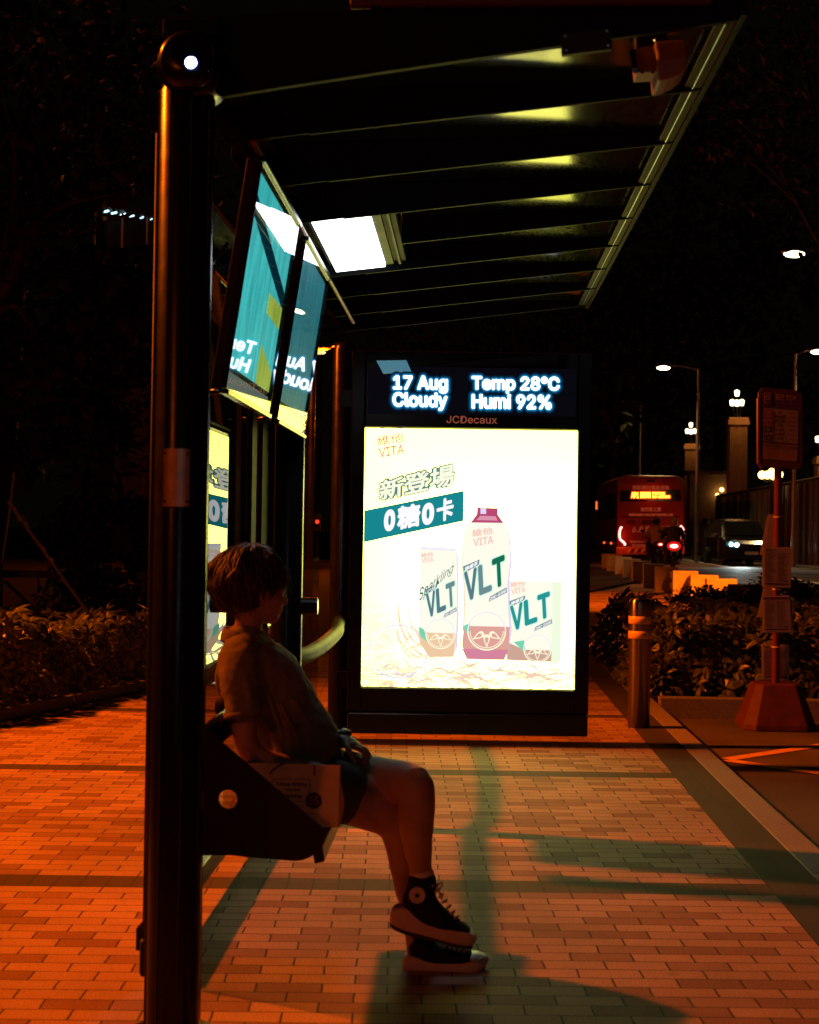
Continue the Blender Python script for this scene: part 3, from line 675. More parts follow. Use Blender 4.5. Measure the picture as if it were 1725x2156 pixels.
# poster material: backlit sheet, brighter behind the tubes, with pale amber splashes at the bottom
def poster_mat():
    m = bpy.data.materials.new('backlit_poster'); m.use_nodes = True; nt = m.node_tree; nt.nodes.clear(); L = nt.links.new
    o = N(nt, 'ShaderNodeOutputMaterial'); e = N(nt, 'ShaderNodeEmission'); L(e.outputs[0], o.inputs[0])
    tc = N(nt, 'ShaderNodeTexCoord'); sx = N(nt, 'ShaderNodeSeparateXYZ'); L(tc.outputs['Object'], sx.inputs[0])
    # colour: cream rim to white middle
    def rng(src, a, b_, c, d):
        r = N(nt, 'ShaderNodeMapRange'); r.interpolation_type = 'SMOOTHSTEP'
        for k, v in zip((1, 2, 3, 4), (a, b_, c, d)): r.inputs[k].default_value = v
        L(src, r.inputs[0]); return r.outputs[0]
    fx = rng(sx.outputs['X'], 0, .5, 0, 1); fz = rng(sx.outputs['Z'], AZ1, AZ1-.75, 0, 1)
    mu = N(nt, 'ShaderNodeMath'); mu.operation = 'MULTIPLY'; L(fx, mu.inputs[0]); L(fz, mu.inputs[1])
    cm_ = N(nt, 'ShaderNodeMix'); cm_.data_type = 'RGBA'; L(mu.outputs[0], cm_.inputs[0]); cm_.inputs[6].default_value = (7.4, 7.2, .88, 1); cm_.inputs[7].default_value = (8.2, 7.6, 1.5, 1)
    # splashes
    mp = N(nt, 'ShaderNodeMapping'); mp.inputs['Scale'].default_value = (2.2, 1, 6.5); L(tc.outputs['Object'], mp.inputs[0])
    nz = N(nt, 'ShaderNodeTexNoise'); nz.inputs['Scale'].default_value = 1.8; nz.inputs['Detail'].default_value = 3; nz.inputs['Distortion'].default_value = 2.2; L(mp.outputs[0], nz.inputs['Vector'])
    ab = N(nt, 'ShaderNodeMath'); ab.operation = 'SUBTRACT'; ab.inputs[1].default_value = .5; L(nz.outputs['Fac'], ab.inputs[0])
    a2 = N(nt, 'ShaderNodeMath'); a2.operation = 'ABSOLUTE'; L(ab.outputs[0], a2.inputs[0])
    ln = rng(a2.outputs[0], .0, .085, 1, 0)
    zf = rng(sx.outputs['Z'], AZ0+.05, AZ0+.26, 1, 0)
    zx = rng(sx.outputs['X'], .28, .10, 0, .5); zz = rng(sx.outputs['Z'], AZ0+.62, AZ0+.3, 0, 1)
    m2 = N(nt, 'ShaderNodeMath'); m2.operation = 'MULTIPLY'; L(zx, m2.inputs[0]); L(zz, m2.inputs[1])
    mxx = N(nt, 'ShaderNodeMath'); mxx.operation = 'MAXIMUM'; L(zf, mxx.inputs[0]); L(m2.outputs[0], mxx.inputs[1])
    m3 = N(nt, 'ShaderNodeMath'); m3.operation = 'MULTIPLY'; L(ln, m3.inputs[0]); L(mxx.outputs[0], m3.inputs[1])
    c2 = N(nt, 'ShaderNodeMix'); c2.data_type = 'RGBA'; L(m3.outputs[0], c2.inputs[0]); L(cm_.outputs[2], c2.inputs[6]); c2.inputs[7].default_value = (1.0, .70, .48, 1)
    L(c2.outputs[2], e.inputs[0]); e.inputs[1].default_value = 1.0
    ADE.append(e)
    return m
ADE = []
M['poster'] = poster_mat()
def ink(name, srgb, s=1.0):
    lin = tuple(((v/255+.055)/1.055)**2.4 if v > 10 else v/3294 for v in srgb); return emis(name, lin, s, False)
K = {k: ink('print_'+k, v) for k, v in {
    'teal': (24, 134, 143), 'pink': (246, 160, 158), 'pale': (251, 206, 192), 'cream': (252, 254, 226), 'outline': (92, 134, 128), 'lav': (226, 216, 250),
    'white': (253, 252, 255), 'mag': (186, 74, 116), 'mag2': (222, 150, 176), 'rose': (226, 164, 152), 'rose2': (214, 134, 158), 'tan': (240, 202, 164), 'brown': (208, 166, 150), 'green': (20, 112, 84), 'grey': (110, 140, 146), 'grey2': (92, 120, 134),
    'teal2': (40, 150, 150), 'mint': (198, 250, 226), 'can': (255, 253, 236), 'carton': (240, 252, 224), 'mintd': (120, 214, 178), 'ghost': (244, 238, 250), 'purple': (214, 210, 246), 'lemon': (255, 250, 218), 'amber': (248, 222, 196), 'tan2': (240, 200, 178)}.items()}
b = MB(); b.box((AW/2, .012, (AZ0+AZ1)/2), (AW, .008, AZ1-AZ0), M['poster'])
def ell(cx, cy, rx, ry, a0=0, a1=360, n=40): return [(cx+rx*math.cos(R(a0+(a1-a0)*i/n)), cy-ry*math.sin(R(a0+(a1-a0)*i/n))) for i in range(n+1)]
def ring(b, cx, cy, rx, ry, wd, o, m, a0=0, a1=360, n=48):
    for i in range(n):
        t0, t1 = R(a0+(a1-a0)*i/n), R(a0+(a1-a0)*(i+1)/n)
        pq(b, [(cx+rx*math.cos(t0), cy-ry*math.sin(t0)), (cx+rx*math.cos(t1), cy-ry*math.sin(t1)), (cx+(rx-wd)*math.cos(t1), cy-(ry-wd)*math.sin(t1)), (cx+(rx-wd)*math.cos(t0), cy-(ry-wd)*math.sin(t0))], o, m)
O = -.006   # plane of the printed layers (front of the sheet is at -y)
def lay(k): return -.008+.0012*k+.0
def logo(cx, cy, s, m, k=1):
    sl = -.16
    ptext(b, '維他', [(cx-28*s, cy-1*s), (cx+28*s, cy-1*s+56*s*sl), (cx+26*s, cy-24*s+54*s*sl*.6), (cx-30*s, cy-22*s)], lay(k), m, .03)
    ptext(b, 'VITA', [(cx-25*s, cy+24*s), (cx+29*s, cy+24*s+54*s*sl), (cx+28*s, cy+3*s+54*s*sl), (cx-27*s, cy+3*s)], lay(k), m, .03)
ring(b, 823, 938, 47, 41, 3, lay(1), K['ghost']); logo(823, 940, 1.0, K['pink'])
# headline
HQ = [(797, 1056), (957, 1022), (958, 974), (799, 1013)]
ptext(b, '新登場', [(795, 1059), (959, 1023), (960, 971), (797, 1010)], lay(1), K['outline'], .10)
ptext(b, '新登場', HQ, lay(2), K['cream'], .028)
pq(b, [(767, 1075), (977, 1033), (976, 1097), (766, 1142)], lay(1), K['teal'])
for ch, qd in (('0', [(808, 1121), (832, 1116), (833, 1070), (809, 1075)]), ('糖', [(836, 1117), (885, 1107), (886, 1057), (837, 1067)]), ('0', [(888, 1108), (914, 1102), (915, 1056), (889, 1061)]), ('卡', [(919, 1101), (955, 1093), (956, 1044), (920, 1053)])):
    ptext(b, ch, qd, lay(2), K['white'], .06 if ch == '0' else .044)
# bottle
pq(b, [(1005, 1068), (1048, 1070), (1049, 1084), (1004, 1083)], lay(2), K['mag']); pq(b, [(1012, 1069), (1024, 1069.5), (1024, 1082), (1012, 1082)], lay(3), K['lav'])
pq(b, [(1004, 1083), (1049, 1084), (1061, 1101), (991, 1100)], lay(2), K['mag']); pq(b, [(1012, 1086), (1044, 1087), (1048, 1096), (1003, 1095)], lay(3), K['mag2'])
pq(b, [(991, 1100), (1061, 1101), (1073, 1122), (1077, 1180), (1070, 1230), (1072, 1290), (1076, 1330), (974, 1328), (978, 1290), (977, 1230), (972, 1180), (977, 1122)], lay(1), K['can'])
pq(b, [(976, 1318), (1074, 1320), (1072, 1360), (1062, 1387), (983, 1386), (973, 1360)], lay(2), K['rose'])
pq(b, [(973, 1366), (1071, 1368), (1062, 1390), (983, 1388)], lay(3), K['rose2'])
# can and carton
pq(b, [(884, 1150), (962, 1154), (966, 1170), (964, 1360), (955, 1384), (900, 1382), (884, 1350)], lay(1), K['can'])
pq(b, [(884, 1150), (962, 1154), (958, 1160), (888, 1157)], lay(2), K['ghost'])
pq(b, [(881, 1322), (900, 1332), (962, 1334), (955, 1384), (905, 1384), (884, 1356)], lay(2), K['tan'])
pq(b, [(1071, 1222), (1180, 1226), (1178, 1394), (1067, 1390)], lay(1), K['can']); pq(b, [(1164, 1226), (1183, 1224), (1181, 1392), (1162, 1394)], lay(2), K['carton'])
pq(b, [(1068, 1352), (1104, 1368), (1162, 1370), (1161, 1394), (1067, 1390)], lay(2), K['brown']); pq(b, [(1082, 1352), (1104, 1348), (1106, 1374)], lay(3), K['mintd'])
pq(b, [(976, 1318), (990, 1312), (989, 1345)], lay(3), K['mintd']); pq(b, [(881, 1318), (893, 1326), (900, 1352), (886, 1340)], lay(3), K['mintd'])
def vlt(x0, y0, x1, y1, rise, mats, band, m_small):
    n = 3; wv = (x1-x0)/n
    for i, ch in enumerate('VLT'):
        xa = x0+wv*i; xb = xa+wv*.92; ya = y1-rise*(i/n)*1.0; yb = ya-rise*.28; h = (y1-y0)-rise*.72
        qd = [(xa+2, ya), (xb+2, yb), (xb-1, yb-h), (xa-1, ya-h)]
        ptext(b, ch, [(x+(-2 if k in (0, 3) else 2), y+(2 if k < 2 else -2)) for k, (x, y) in enumerate(qd)], lay(3), K['mint'], .05)
        ptext(b, ch, qd, lay(4), mats[i], .03)
    # strips above and below
    pq(b, [(x0-3, y0+rise*.42), (x0+wv*1.1, y0+rise*.05), (x0+wv*1.05, y0+rise*.32), (x0-1, y0+rise*.78)], lay(2), band)
    ptext(b, '檸檬茶', [(x0+1, y0+rise*.70), (x0+wv*.95, y0+rise*.34), (x0+wv*1.0, y0+rise*.10), (x0+1, y0+rise*.46)], lay(3), K['white'], .03)
    pq(b, [(x1-wv*1.25, y1-rise*.02), (x1+2, y1-rise*.52), (x1+1, y1-rise*.78), (x1-wv*1.15, y1-rise*.30)], lay(2), band)
    ptext(b, 'ZERO-SUGAR', [(x1-wv*1.18, y1-rise*.07), (x1, y1-rise*.53), (x1, y1-rise*.72), (x1-wv*1.12, y1-rise*.26)], lay(3), K['white'], .03)
vlt(978, 1176, 1066, 1268, 40, [K['grey2'], K['grey'], K['green']], K['grey'], K['white'])
vlt(898, 1229, 960, 1302, 30, [K['grey2'], K['grey2'], K['grey']], K['grey'], K['white'])
vlt(1075, 1252, 1161, 1330, 34, [K['teal2']]*3, K['grey'], K['white'])
ptext(b, 'Sparkling', [(883, 1272), (955, 1206), (957, 1184), (881, 1242)], lay(5), K['green'], -.004, .35)
logo(1017, 1132, .78, K['pale'], 3); logo(900, 1175, .45, K['pale'], 3); logo(1091, 1238, .55, K['pale'], 3)
def slice_(cx, cy, r, m):
    ring(b, cx, cy, r, r, r*.08, lay(4), K['lemon'], 180, 360, 30); ring(b, cx, cy, r*.87, r*.87, r*.04, lay(4), K['lemon'], 180, 360, 30)
    ring(b, cx, cy, r, r, r*.06, lay(4), K['ghost'], 0, 180, 30)
    for a in (-150, -90, -30):
        x, y = cx+r*.5*math.cos(R(a)), cy-r*.5*math.sin(R(a)); n = 20
        def drop(sc):
            o = []
            for k in range(n):
                t = 2*math.pi*k/n; u = -r*.34*math.cos(t)*sc; v = r*.17*math.sin(t)*(1+.5*-math.cos(t))*sc*(math.sin(t/2)**.6)
                o.append((x+u*-math.cos(R(a))+v*math.sin(R(a)), y+u*math.sin(R(a))+v*math.cos(R(a))))
            return o
        pq(b, drop(1.0), lay(4), K['lemon']); pq(b, drop(.55), lay(5), m)
slice_(1025, 1329, 41, K['rose']); slice_(928, 1335, 32, K['tan']); slice_(1132, 1366, 30, K['brown'])
ring(b, 838, 1372, 64, 58, 5, lay(1), K['ghost'])
for k in range(10):
    a = R(18+36*k); pq(b, [(838+10*math.cos(a), 1372-9*math.sin(a)), (838+50*math.cos(a-.12), 1372-46*math.sin(a-.12)), (838+50*math.cos(a+.12), 1372-46*math.sin(a+.12))], lay(1), K['lemon'])
def sweep(pts, w0, o, m):
    n = len(pts)
    for i, ((xa, ya), (xc, yc)) in enumerate(zip(pts[:-1], pts[1:])):
        l = math.hypot(xc-xa, yc-ya)+1e-6; f0 = math.sin(math.pi*(i+.05)/n)*w0; f1 = math.sin(math.pi*(i+1)/n)*w0; nx_, ny_ = -(yc-ya)/l, (xc-xa)/l
        pq(b, [(xa+nx_*f0, ya+ny_*f0), (xc+nx_*f1, yc+ny_*f1), (xc-nx_*f1, yc-ny_*f1), (xa-nx_*f0, ya-ny_*f0)], o, m)
rs = random.Random(11)
for k in range(64):      # splashing tea along the foot of the poster
    x = rs.uniform(766, 1150); y = 1396+rs.random()**.7*44; ln = rs.uniform(25, 75); ph = rs.uniform(0, 6); am = rs.uniform(1.5, 6)
    if x+ln > 1203: continue
    pts = [(x+ln*i/11, min(y+am*math.sin(ph+i*.6)-3*math.sin(math.pi*i/11), 1446)) for i in range(12)]
    sweep(pts, rs.uniform(.9, 2.6), lay(1), K[rs.choice(['amber', 'pale', 'amber', 'tan2'])])
for k in range(16):      # and swirling up behind the can
    a0 = rs.uniform(-.4, .8); r0 = rs.uniform(40, 92); cx_, cy_ = 905+rs.uniform(-12, 12), 1300+rs.uniform(-14, 14)
    sweep([(cx_-r0*math.cos(a0+.13*i)*.75, cy_+r0*math.sin(a0+.13*i)) for i in range(10)], rs.uniform(.8, 2.3), lay(1), K[rs.choice(['amber', 'pale'])])
for k in range(9):
    x, y = 1184+rs.uniform(-4, 16), 1390-rs.uniform(0, 130); sweep([(x+6*math.sin(i*.5), y+5*i) for i in range(9)], .8, lay(1), K['amber'])
sweep([(1061, 1101), (1073, 1124), (1077, 1180), (1071, 1230), (1073, 1290), (1076, 1328), (1070, 1372)], 2.2, lay(2), K['lav'])
sweep([(962, 1156), (965, 1220), (965, 1300), (961, 1372)], 2.4, lay(2), K['lav']); sweep([(886, 1160), (885, 1230), (884, 1310)], 1.4, lay(2), K['ghost'])
sweep([(977, 1122), (972, 1180), (977, 1232), (978, 1290), (974, 1326)], 1.5, lay(2), K['amber'])
ptext(b, '產品圖片只供參考', rect(801, 1415, 886, 1425), lay(2), K['purple'])
b.build('poster', ad, False, normals=False)
# inner lip of the poster opening and the cover glass
for (x0, z0, x1, z1) in ((.0, AZ1-.004, AW, AZ1), (0, AZ0, AW, AZ0+.004)):
    b = MB(); b.box(((x0+x1)/2, -.004, (z0+z1)/2), (x1-x0, .02, z1-z0), M['alu']); b.build('poster_rail', ad, False)
# weather display
def ledmat():
    m = bpy.data.materials.new('led_matrix'); m.use_nodes = True; nt = m.node_tree; L = nt.links.new; b_ = nt.nodes['Principled BSDF']
    tc = N(nt, 'ShaderNodeTexCoord'); sc = N(nt, 'ShaderNodeVectorMath'); sc.operation = 'SCALE'; sc.inputs['Scale'].default_value = 150; L(tc.outputs['Object'], sc.inputs[0])
    fr = N(nt, 'ShaderNodeVectorMath'); fr.operation = 'FRACTION'; L(sc.outputs[0], fr.inputs[0]); sp = N(nt, 'ShaderNodeSeparateXYZ'); L(fr.outputs[0], sp.inputs[0])
    a = N(nt, 'ShaderNodeMath'); a.operation = 'GREATER_THAN'; a.inputs[1].default_value = .45; L(sp.outputs['X'], a.inputs[0])
    c = N(nt, 'ShaderNodeMath'); c.operation = 'GREATER_THAN'; c.inputs[1].default_value = .45; L(sp.outputs['Z'], c.inputs[0])
    mu = N(nt, 'ShaderNodeMath'); mu.operation = 'MULTIPLY'; L(a.outputs[0], mu.inputs[0]); L(c.outputs[0], mu.inputs[1])
    mx = N(nt, 'ShaderNodeMix'); mx.data_type = 'RGBA'; mx.inputs[6].default_value = (.003, .004, .008, 1); mx.inputs[7].default_value = (.005, .008, .018, 1); L(mu.outputs[0], mx.inputs[0]); L(mx.outputs[2], b_.inputs['Base Color'])
    L(mx.outputs[2], b_.inputs['Emission Color']); b_.inputs['Emission Strength'].default_value = .35; b_.inputs['Roughness'].default_value = .5; b_.inputs['Specular IOR Level'].default_value = .15; m.cycles.emission_sampling = 'NONE'
    return m
M['ledmatrix'] = ledmat()
M['ltxt'] = emis('led_text', (.97, .93, 1.0), 3.2, True)
HALO = [emis('bloom_blue_%s' % n, c, 1, False) for n, c in (('faint', (.0012, .010, .028)), ('dim', (.003, .04, .10)), ('mid', (.008, .13, .30)), ('bright', (.05, .42, .76)))]
b = MB(); q = [pu(775, 872), pu(1212, 779)]
b.box(((q[0][0]+q[1][0])/2, D0-.002, (q[0][1]+q[1][1])/2), (q[1][0]-q[0][0], .008, q[1][1]-q[0][1]), M['ledmatrix'])
dsp = b.build('display_board', ad, False)
FO = .046
LT = [('17 Aug', (828, 792, 943, 829)), ('Cloudy', (827, 827, 942, 865)), ('Temp 28°C', (993, 793, 1177, 829)), ('Humi 92%', (993, 830.5, 1160, 862))]
def ltext(b, body, bx, o, m, grow, bold):
    x0, y0, x1, y1 = bx
    ptext(b, body, rect(x0-grow, y0-grow, x1+grow, y1+grow, .012), o, m, bold)
# lens bloom painted as emission: dim, wider blue outlines behind the white strokes
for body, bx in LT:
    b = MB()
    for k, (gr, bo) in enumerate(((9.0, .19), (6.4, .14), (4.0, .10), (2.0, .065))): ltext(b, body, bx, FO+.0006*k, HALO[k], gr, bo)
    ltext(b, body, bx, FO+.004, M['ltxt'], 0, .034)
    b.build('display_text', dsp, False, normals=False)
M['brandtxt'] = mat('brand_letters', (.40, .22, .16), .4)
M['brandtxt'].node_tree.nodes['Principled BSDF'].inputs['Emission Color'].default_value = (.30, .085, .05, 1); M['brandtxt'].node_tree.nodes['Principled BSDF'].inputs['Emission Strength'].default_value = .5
b = MB(); ptext(b, 'JCDecaux', rect(940, 876, 1046, 892, .012), FO-.009, M['brandtxt'], .012); b.build('brand_letters', ad, False, normals=False)
# torn blue sticker on the display
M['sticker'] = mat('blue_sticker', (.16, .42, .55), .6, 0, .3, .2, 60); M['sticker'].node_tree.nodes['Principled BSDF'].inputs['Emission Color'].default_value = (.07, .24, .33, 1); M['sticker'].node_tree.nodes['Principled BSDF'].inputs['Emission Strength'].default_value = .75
b = MB(); b.prism([pv(x, y, .045) for x, y in ((793, 761), (856, 760), (866.5, 784), (808, 789))], (0, .0015, 0), M['sticker']); b.build('sticker', ad, False)
# ------------------------------------------------------------------ bench
bn = thing('bench', 'black steel bench whose slanted side plate has a round hole, under the seated woman', 'bench', (-.55, 5.1, 0))
BY = 4.05
side = [(418, 1520), (440, 1540), (690, 1752), (684, 1772), (672, 1790), (655, 1804), (638, 1811), (620, 1813), (575, 1809), (530, 1806), (470, 1799), (440, 1795), (418, 1791)]
hole = [(480+20*math.cos(R(a)), 1683+20*math.sin(R(a))) for a in range(0, 360, 12)]
b = MB(); b.prism([P(x, y, BY) for x, y in side], (0, .012, 0), M['blackmatt'], hole=[P(x, y, BY) for x, y in hole]); b.build('side_plate', bn)
b = MB(); b.prism([P(x, y, BY)+Vector((0, .8, 0)) for x, y in side], (0, .012, 0), M['blackmatt'], hole=[P(x, y, BY)+Vector((0, .8, 0)) for x, y in hole]); b.build('side_plate', bn)
b = MB()
prof = [(-.345, .372), (-.350, .412), (-.365, .418), (-.52, .408), (-.66, .402), (-.67, .38), (-.52, .384), (-.375, .392), (-.37, .366)]
b.prism([(x, BY+.013, z) for x, z in prof], (0, .774, 0), M['black']); b.build('seat', bn, bevel=.003)
b = MB(); b.tube([(-.655, BY+.013, .665), (-.655, BY+.787, .665)], .034, M['black'], 20, res=1); b.build('back_rail', bn)

# ------------------------------------------------------------------ the seated woman (facing the street, legs crossed)
WY = 4.5
def W(px, py, dy=0.0): return P(px, py, WY+dy)
S = 1/ (F/WY)                       # metres per picture point at her depth
wm_ = thing('person', 'short haired woman in a loose shirt and shorts sitting cross legged on the bench', 'person', (-.4, WY, 0))
def L(b, secs, m, **k):             # secs: (px, py, dy, r_in, r_depth) radii in picture points
    b.loft([(W(x, y, dy), ra*S, rb*S) for x, y, dy, ra, rb in secs], m, **k)
sk = M['skin']
b = MB()
# torso and neck
L(b, [(655, 1648, 0, 66, 118), (612, 1580, 0, 70, 105), (572, 1500, 0, 68, 98), (540, 1430, .0, 66, 108), (520, 1375, .0, 44, 118), (517, 1345, 0, 34, 52)], sk, seg=28)
L(b, [(514, 1365, 0, 34, 40), (520, 1335, 0, 30, 34), (524, 1312, .0, 29, 33), (530, 1285, .0, 30, 34)], sk)
# near (right) arm
L(b, [(510, 1392, -.130, 25, 25), (510, 1440, -.180, 28, 26), (513, 1510, -.20, 27, 25), (520, 1562, -.205, 24, 23), (540, 1592, -.20, 23, 22), (590, 1606, -.19, 19, 19), (632, 1609, -.18, 15, 16)], sk, seg=18)
# far (left) arm
L(b, [(512, 1382, .165, 30, 30), (530, 1450, .19, 29, 28), (565, 1515, .20, 25, 24), (600, 1548, .19, 23, 23), (660, 1545, .13, 20, 20), (716, 1551, .055, 14, 16)], sk, seg=18)
# hands: palm, four fingers and a thumb each
def hand(b, wrist, palm, kn, tips, thumb):
    L(b, [(*wrist, 13, 16), (*palm, 11, 27), (*kn, 9, 30)], sk, seg=16, res=5)
    for f in tips: L(b, [(*q, r, r) for q, r in zip(f, (6.6, 6.4, 5.9, 5.0))], sk, seg=10, res=3)
    L(b, [(*q, r, r) for q, r in zip(thumb, (8, 7.2, 6.4, 5.4))], sk, seg=10, res=3)
hand(b, (714, 1550, .055), (734, 1560, .035), (752, 1573, .02),
     [[(750, 1574, -.022), (764, 1581, -.024), (770, 1594, -.026), (766, 1607, -.025)],
      [(751, 1573, .004), (768, 1579, .003), (776, 1593, .001), (773, 1609, .0)],
      [(751, 1572, .030), (768, 1577, .030), (777, 1590, .028), (775, 1605, .026)],
      [(749, 1571, .055), (763, 1575, .056), (771, 1585, .055), (771, 1598, .053)]],
     [(728, 1563, -.004), (735, 1580, -.034), (741, 1594, -.042), (748, 1605, -.044)])
hand(b, (630, 1609, -.18), (652, 1611, -.18), (672, 1614, -.178),
     [[(672, 1614, -.208), (686, 1618, -.212), (690, 1628, -.214), (684, 1636, -.212)],
      [(673, 1614, -.184), (689, 1618, -.186), (693, 1629, -.188), (687, 1638, -.186)],
      [(672, 1613, -.160), (687, 1617, -.160), (692, 1627, -.160), (686, 1635, -.158)],
      [(670, 1613, -.138), (682, 1617, -.136), (687, 1625, -.136), (682, 1631, -.136)]],
     [(648, 1610, -.20), (660, 1618, -.222), (670, 1624, -.228), (680, 1628, -.228)])
# near (right) leg: foot on the ground
L(b, [(648, 1662, -.085, 66, 66), (712, 1672, -.075, 60, 62), (775, 1692, -.055, 54, 56), (828, 1722, -.03, 47, 48), (846, 1762, -.02, 40, 42), (853, 1810, -.012, 35, 37), (858, 1860, -.005, 29, 31), (867, 1915, 0, 23, 25), (874, 1962, .0, 22, 24), (880, 2000, .0, 24, 24)], sk, seg=24)
# far (left) leg: crossed over, hanging
L(b, [(650, 1655, .095, 64, 64), (712, 1646, .075, 60, 62), (775, 1645, .03, 55, 57), (830, 1648, -.04, 49, 50), (868, 1653, -.095, 43, 44), (877, 1692, -.115, 39, 40), (876, 1735, -.12, 37, 38), (880, 1785, -.12, 30, 31), (886, 1830, -.12, 23, 25), (888, 1868, -.12, 23, 24)], sk, seg=24)
# head, turned away from the viewer
HC = W(540, 1238, 0); HM = Matrix.Translation(HC) @ Matrix.Rotation(R(33), 4, 'Z') @ Matrix.Rotation(R(2), 4, 'Y') @ Matrix.Scale(.87, 4)
def H(x, y, z): return HM @ Vector((x, y, z))
HR = HM.to_3x3()
b.ball(H(-.012, 0, .012), (.094, .074, .100), sk, 28, 20, HR)
b.ball(H(.030, 0, -.030), (.062, .060, .078), sk, 24, 16, HR)            # face
b.ball(H(.050, 0, -.088), (.034, .034, .026), sk, 18, 12, HR)            # chin
b.ball(H(.010, 0, -.072), (.056, .046, .030), sk, 18, 12, HR)            # jaw
b.loft([(H(.088, 0, -.006), .008, .007), (H(.097, 0, -.026), .010, .010), (H(.102, 0, -.040), .010, .014), (H(.092, 0, -.049), .008, .013)], sk, seg=12)
b.ball(H(.080, 0, .012), (.014, .042, .010), sk, 14, 10, HR)             # brow
for s_ in (-1, 1):
    b.ball(H(.062, s_*.036, -.034), (.022, .017, .018), sk, 14, 10, HR)  # cheeks
    b.ball(H(-.006, s_*.073, -.018), (.021, .010, .031), sk, 14, 10, HR) # ears
    b.ball(H(-.004, s_*.070, -.044), (.010, .009, .012), sk, 10, 8, HR)
b.ball(H(.085, 0, -.064), (.012, .022, .0055), sk, 14, 8, HR)            # lips
b.ball(H(.083, 0, -.0745), (.012, .019, .006), sk, 14, 8, HR)
body = b.build('body', wm_, remesh=.0042, smooth=4)
M['eyew'] = mat('eye_white', (.7, .68, .64), .25); M['iris'] = mat('iris', (.02, .012, .008), .2)
for s_ in (-1, 1):
    b = MB(); b.ball(H(.074, s_*.030, -.006), .0115, M['eyew'], 14, 10); b.ball(H(.0815, s_*.0302, -.006), .0052, M['iris'], 12, 8); b.build('eye', wm_)
# hair: a short layered cut made of many overlapping locks
b = MB(); hr = random.Random(3)
b.ball(H(-.022, 0, .018), (.102, .082, .100), M['hair'], 28, 18, HR)
b.ball(H(-.032, 0, -.03), (.058, .060, .056), M['hair'], 20, 14, HR)
crown = Vector((-.035, 0, .118))
for i in range(1500):
    az = hr.uniform(0, 2*math.pi); ca = math.cos(az)       # 0 = front
    if ca > .78: end = R(hr.uniform(68, 84))
    elif ca > .35: end = R(hr.uniform(86, 104))
    elif ca > .05: end = R(hr.uniform(80, 94))
    elif ca > -.30: end = R(hr.uniform(98, 124))
    else: end = R(hr.uniform(112, 150))
    st = R(hr.uniform(2, 62)); end = max(end-hr.uniform(0, .55)*(1 if hr.random() < .55 else 0), st+.35); tw = hr.gauss(.12, .42)
    lift = hr.uniform(-.004, .016)*(1.3 if hr.random() < .15 else 1); n = 6; pts = []
    for k in range(n):
        t = k/(n-1); th = st+(end-st)*t; a = az+tw*t*t
        r_ = Vector((.110, .090, .108))*(1+lift/.1); sn = math.sin(th) if th < R(90) else 1-.60*((th-R(90))/R(60))**1.3
        cx = -.024-.011*min(1, 1-math.cos(th))
        wv = .0045*math.sin(k*1.7+i); p = Vector((cx+r_.x*sn*math.cos(a)-wv*math.sin(a), r_.y*sn*math.sin(a)+wv*math.cos(a), .016+r_.z*math.cos(th)))
        if t > .75: p += Vector((math.cos(a), math.sin(a), 0))*hr.uniform(-.004, .016)*(.35 if math.cos(a) < 0 else 1)
        pts.append(HM @ p)
    lump = Vector((0, 0, 0))
    for k in range(1, n):
        q = pts[k]; nv = noise.noise(q*22); out = (q-HC).normalized(); pts[k] = q+out*(.017*nv+.001)*min(1, k/2)
    if hr.random() < .34 and math.cos(az) < .6:        # some layers kick outwards
        out = (pts[-1]-HC); out.z = out.z*.3; pts[-1] = pts[-1]+out.normalized()*hr.uniform(.006, .020)+Vector((0, 0, hr.uniform(-.002, .006)))
    wd = hr.uniform(.0016, .0042)
    b.loft([(p, wd*(1.0 if k < n-2 else .7 if k == n-2 else .16), wd*.5*(1.0 if k < n-1 else .25)) for k, p in enumerate(pts)], M['hair'], seg=5, res=2, yref=(pts[2]-HC).normalized())
b.build('hair', wm_, normals=False)
# shirt: boxy body, camp collar, short sleeves
b = MB(); m = M['shirt']
L(b, [(648, 1600, 0, 86, 128), (618, 1560, 0, 92, 124), (588, 1505, 0, 90, 118), (556, 1440, 0, 86, 122), (528, 1390, 0, 70, 138), (517, 1356, 0, 47, 92), (513, 1332, 0, 40, 50)], m, seg=32)
L(b, [(514, 1378, -.075, 36, 48), (506, 1390, -.138, 43, 43), (502, 1428, -.180, 42, 38), (508, 1470, -.198, 37, 35), (513, 1500, -.204, 36, 35)], m, seg=22)
L(b, [(505, 1384, .150, 40, 34), (516, 1425, .190, 40, 36), (534, 1470, .21, 38, 36), (546, 1496, .215, 37, 36)], m, seg=22)
def fold(a, c, r0, bulge=0):
    L(b, [(*a, r0*.4, r0*.4), ((a[0]+c[0])/2+bulge, (a[1]+c[1])/2, (a[2]+c[2])/2, r0, r0), (*c, r0*.3, r0*.3)], m, seg=8)
fold((486, 1395, -.19), (478, 1500, -.21), 9, -4); fold((470, 1380, -.12), (462, 1470, -.15), 10, -5); fold((520, 1405, -.19), (505, 1500, -.25), 8); fold((545, 1420, -.16), (600, 1560, -.17), 7); fold((590, 1480, -.16), (640, 1590, -.16), 9); fold((560, 1520, -.165), (600, 1598, -.17), 8); fold((610, 1560, -.158), (690, 1582, -.12), 8, 2); fold((575, 1585, -.168), (680, 1602, -.13), 8); fold((530, 1385, -.15), (580, 1400, -.09), 6); fold((620, 1470, -.13), (660, 1540, -.13), 6); fold((520, 1430, -.235), (530, 1490, -.245), 6)
b2 = MB()    # turned-up sleeve hem
c0, c1 = W(511, 1494, -.202), W(513, 1507, -.204); t_ = (c1-c0).normalized(); bb_ = Vector((0, 1, 0)); aa_ = bb_.cross(t_).normalized(); vs = []
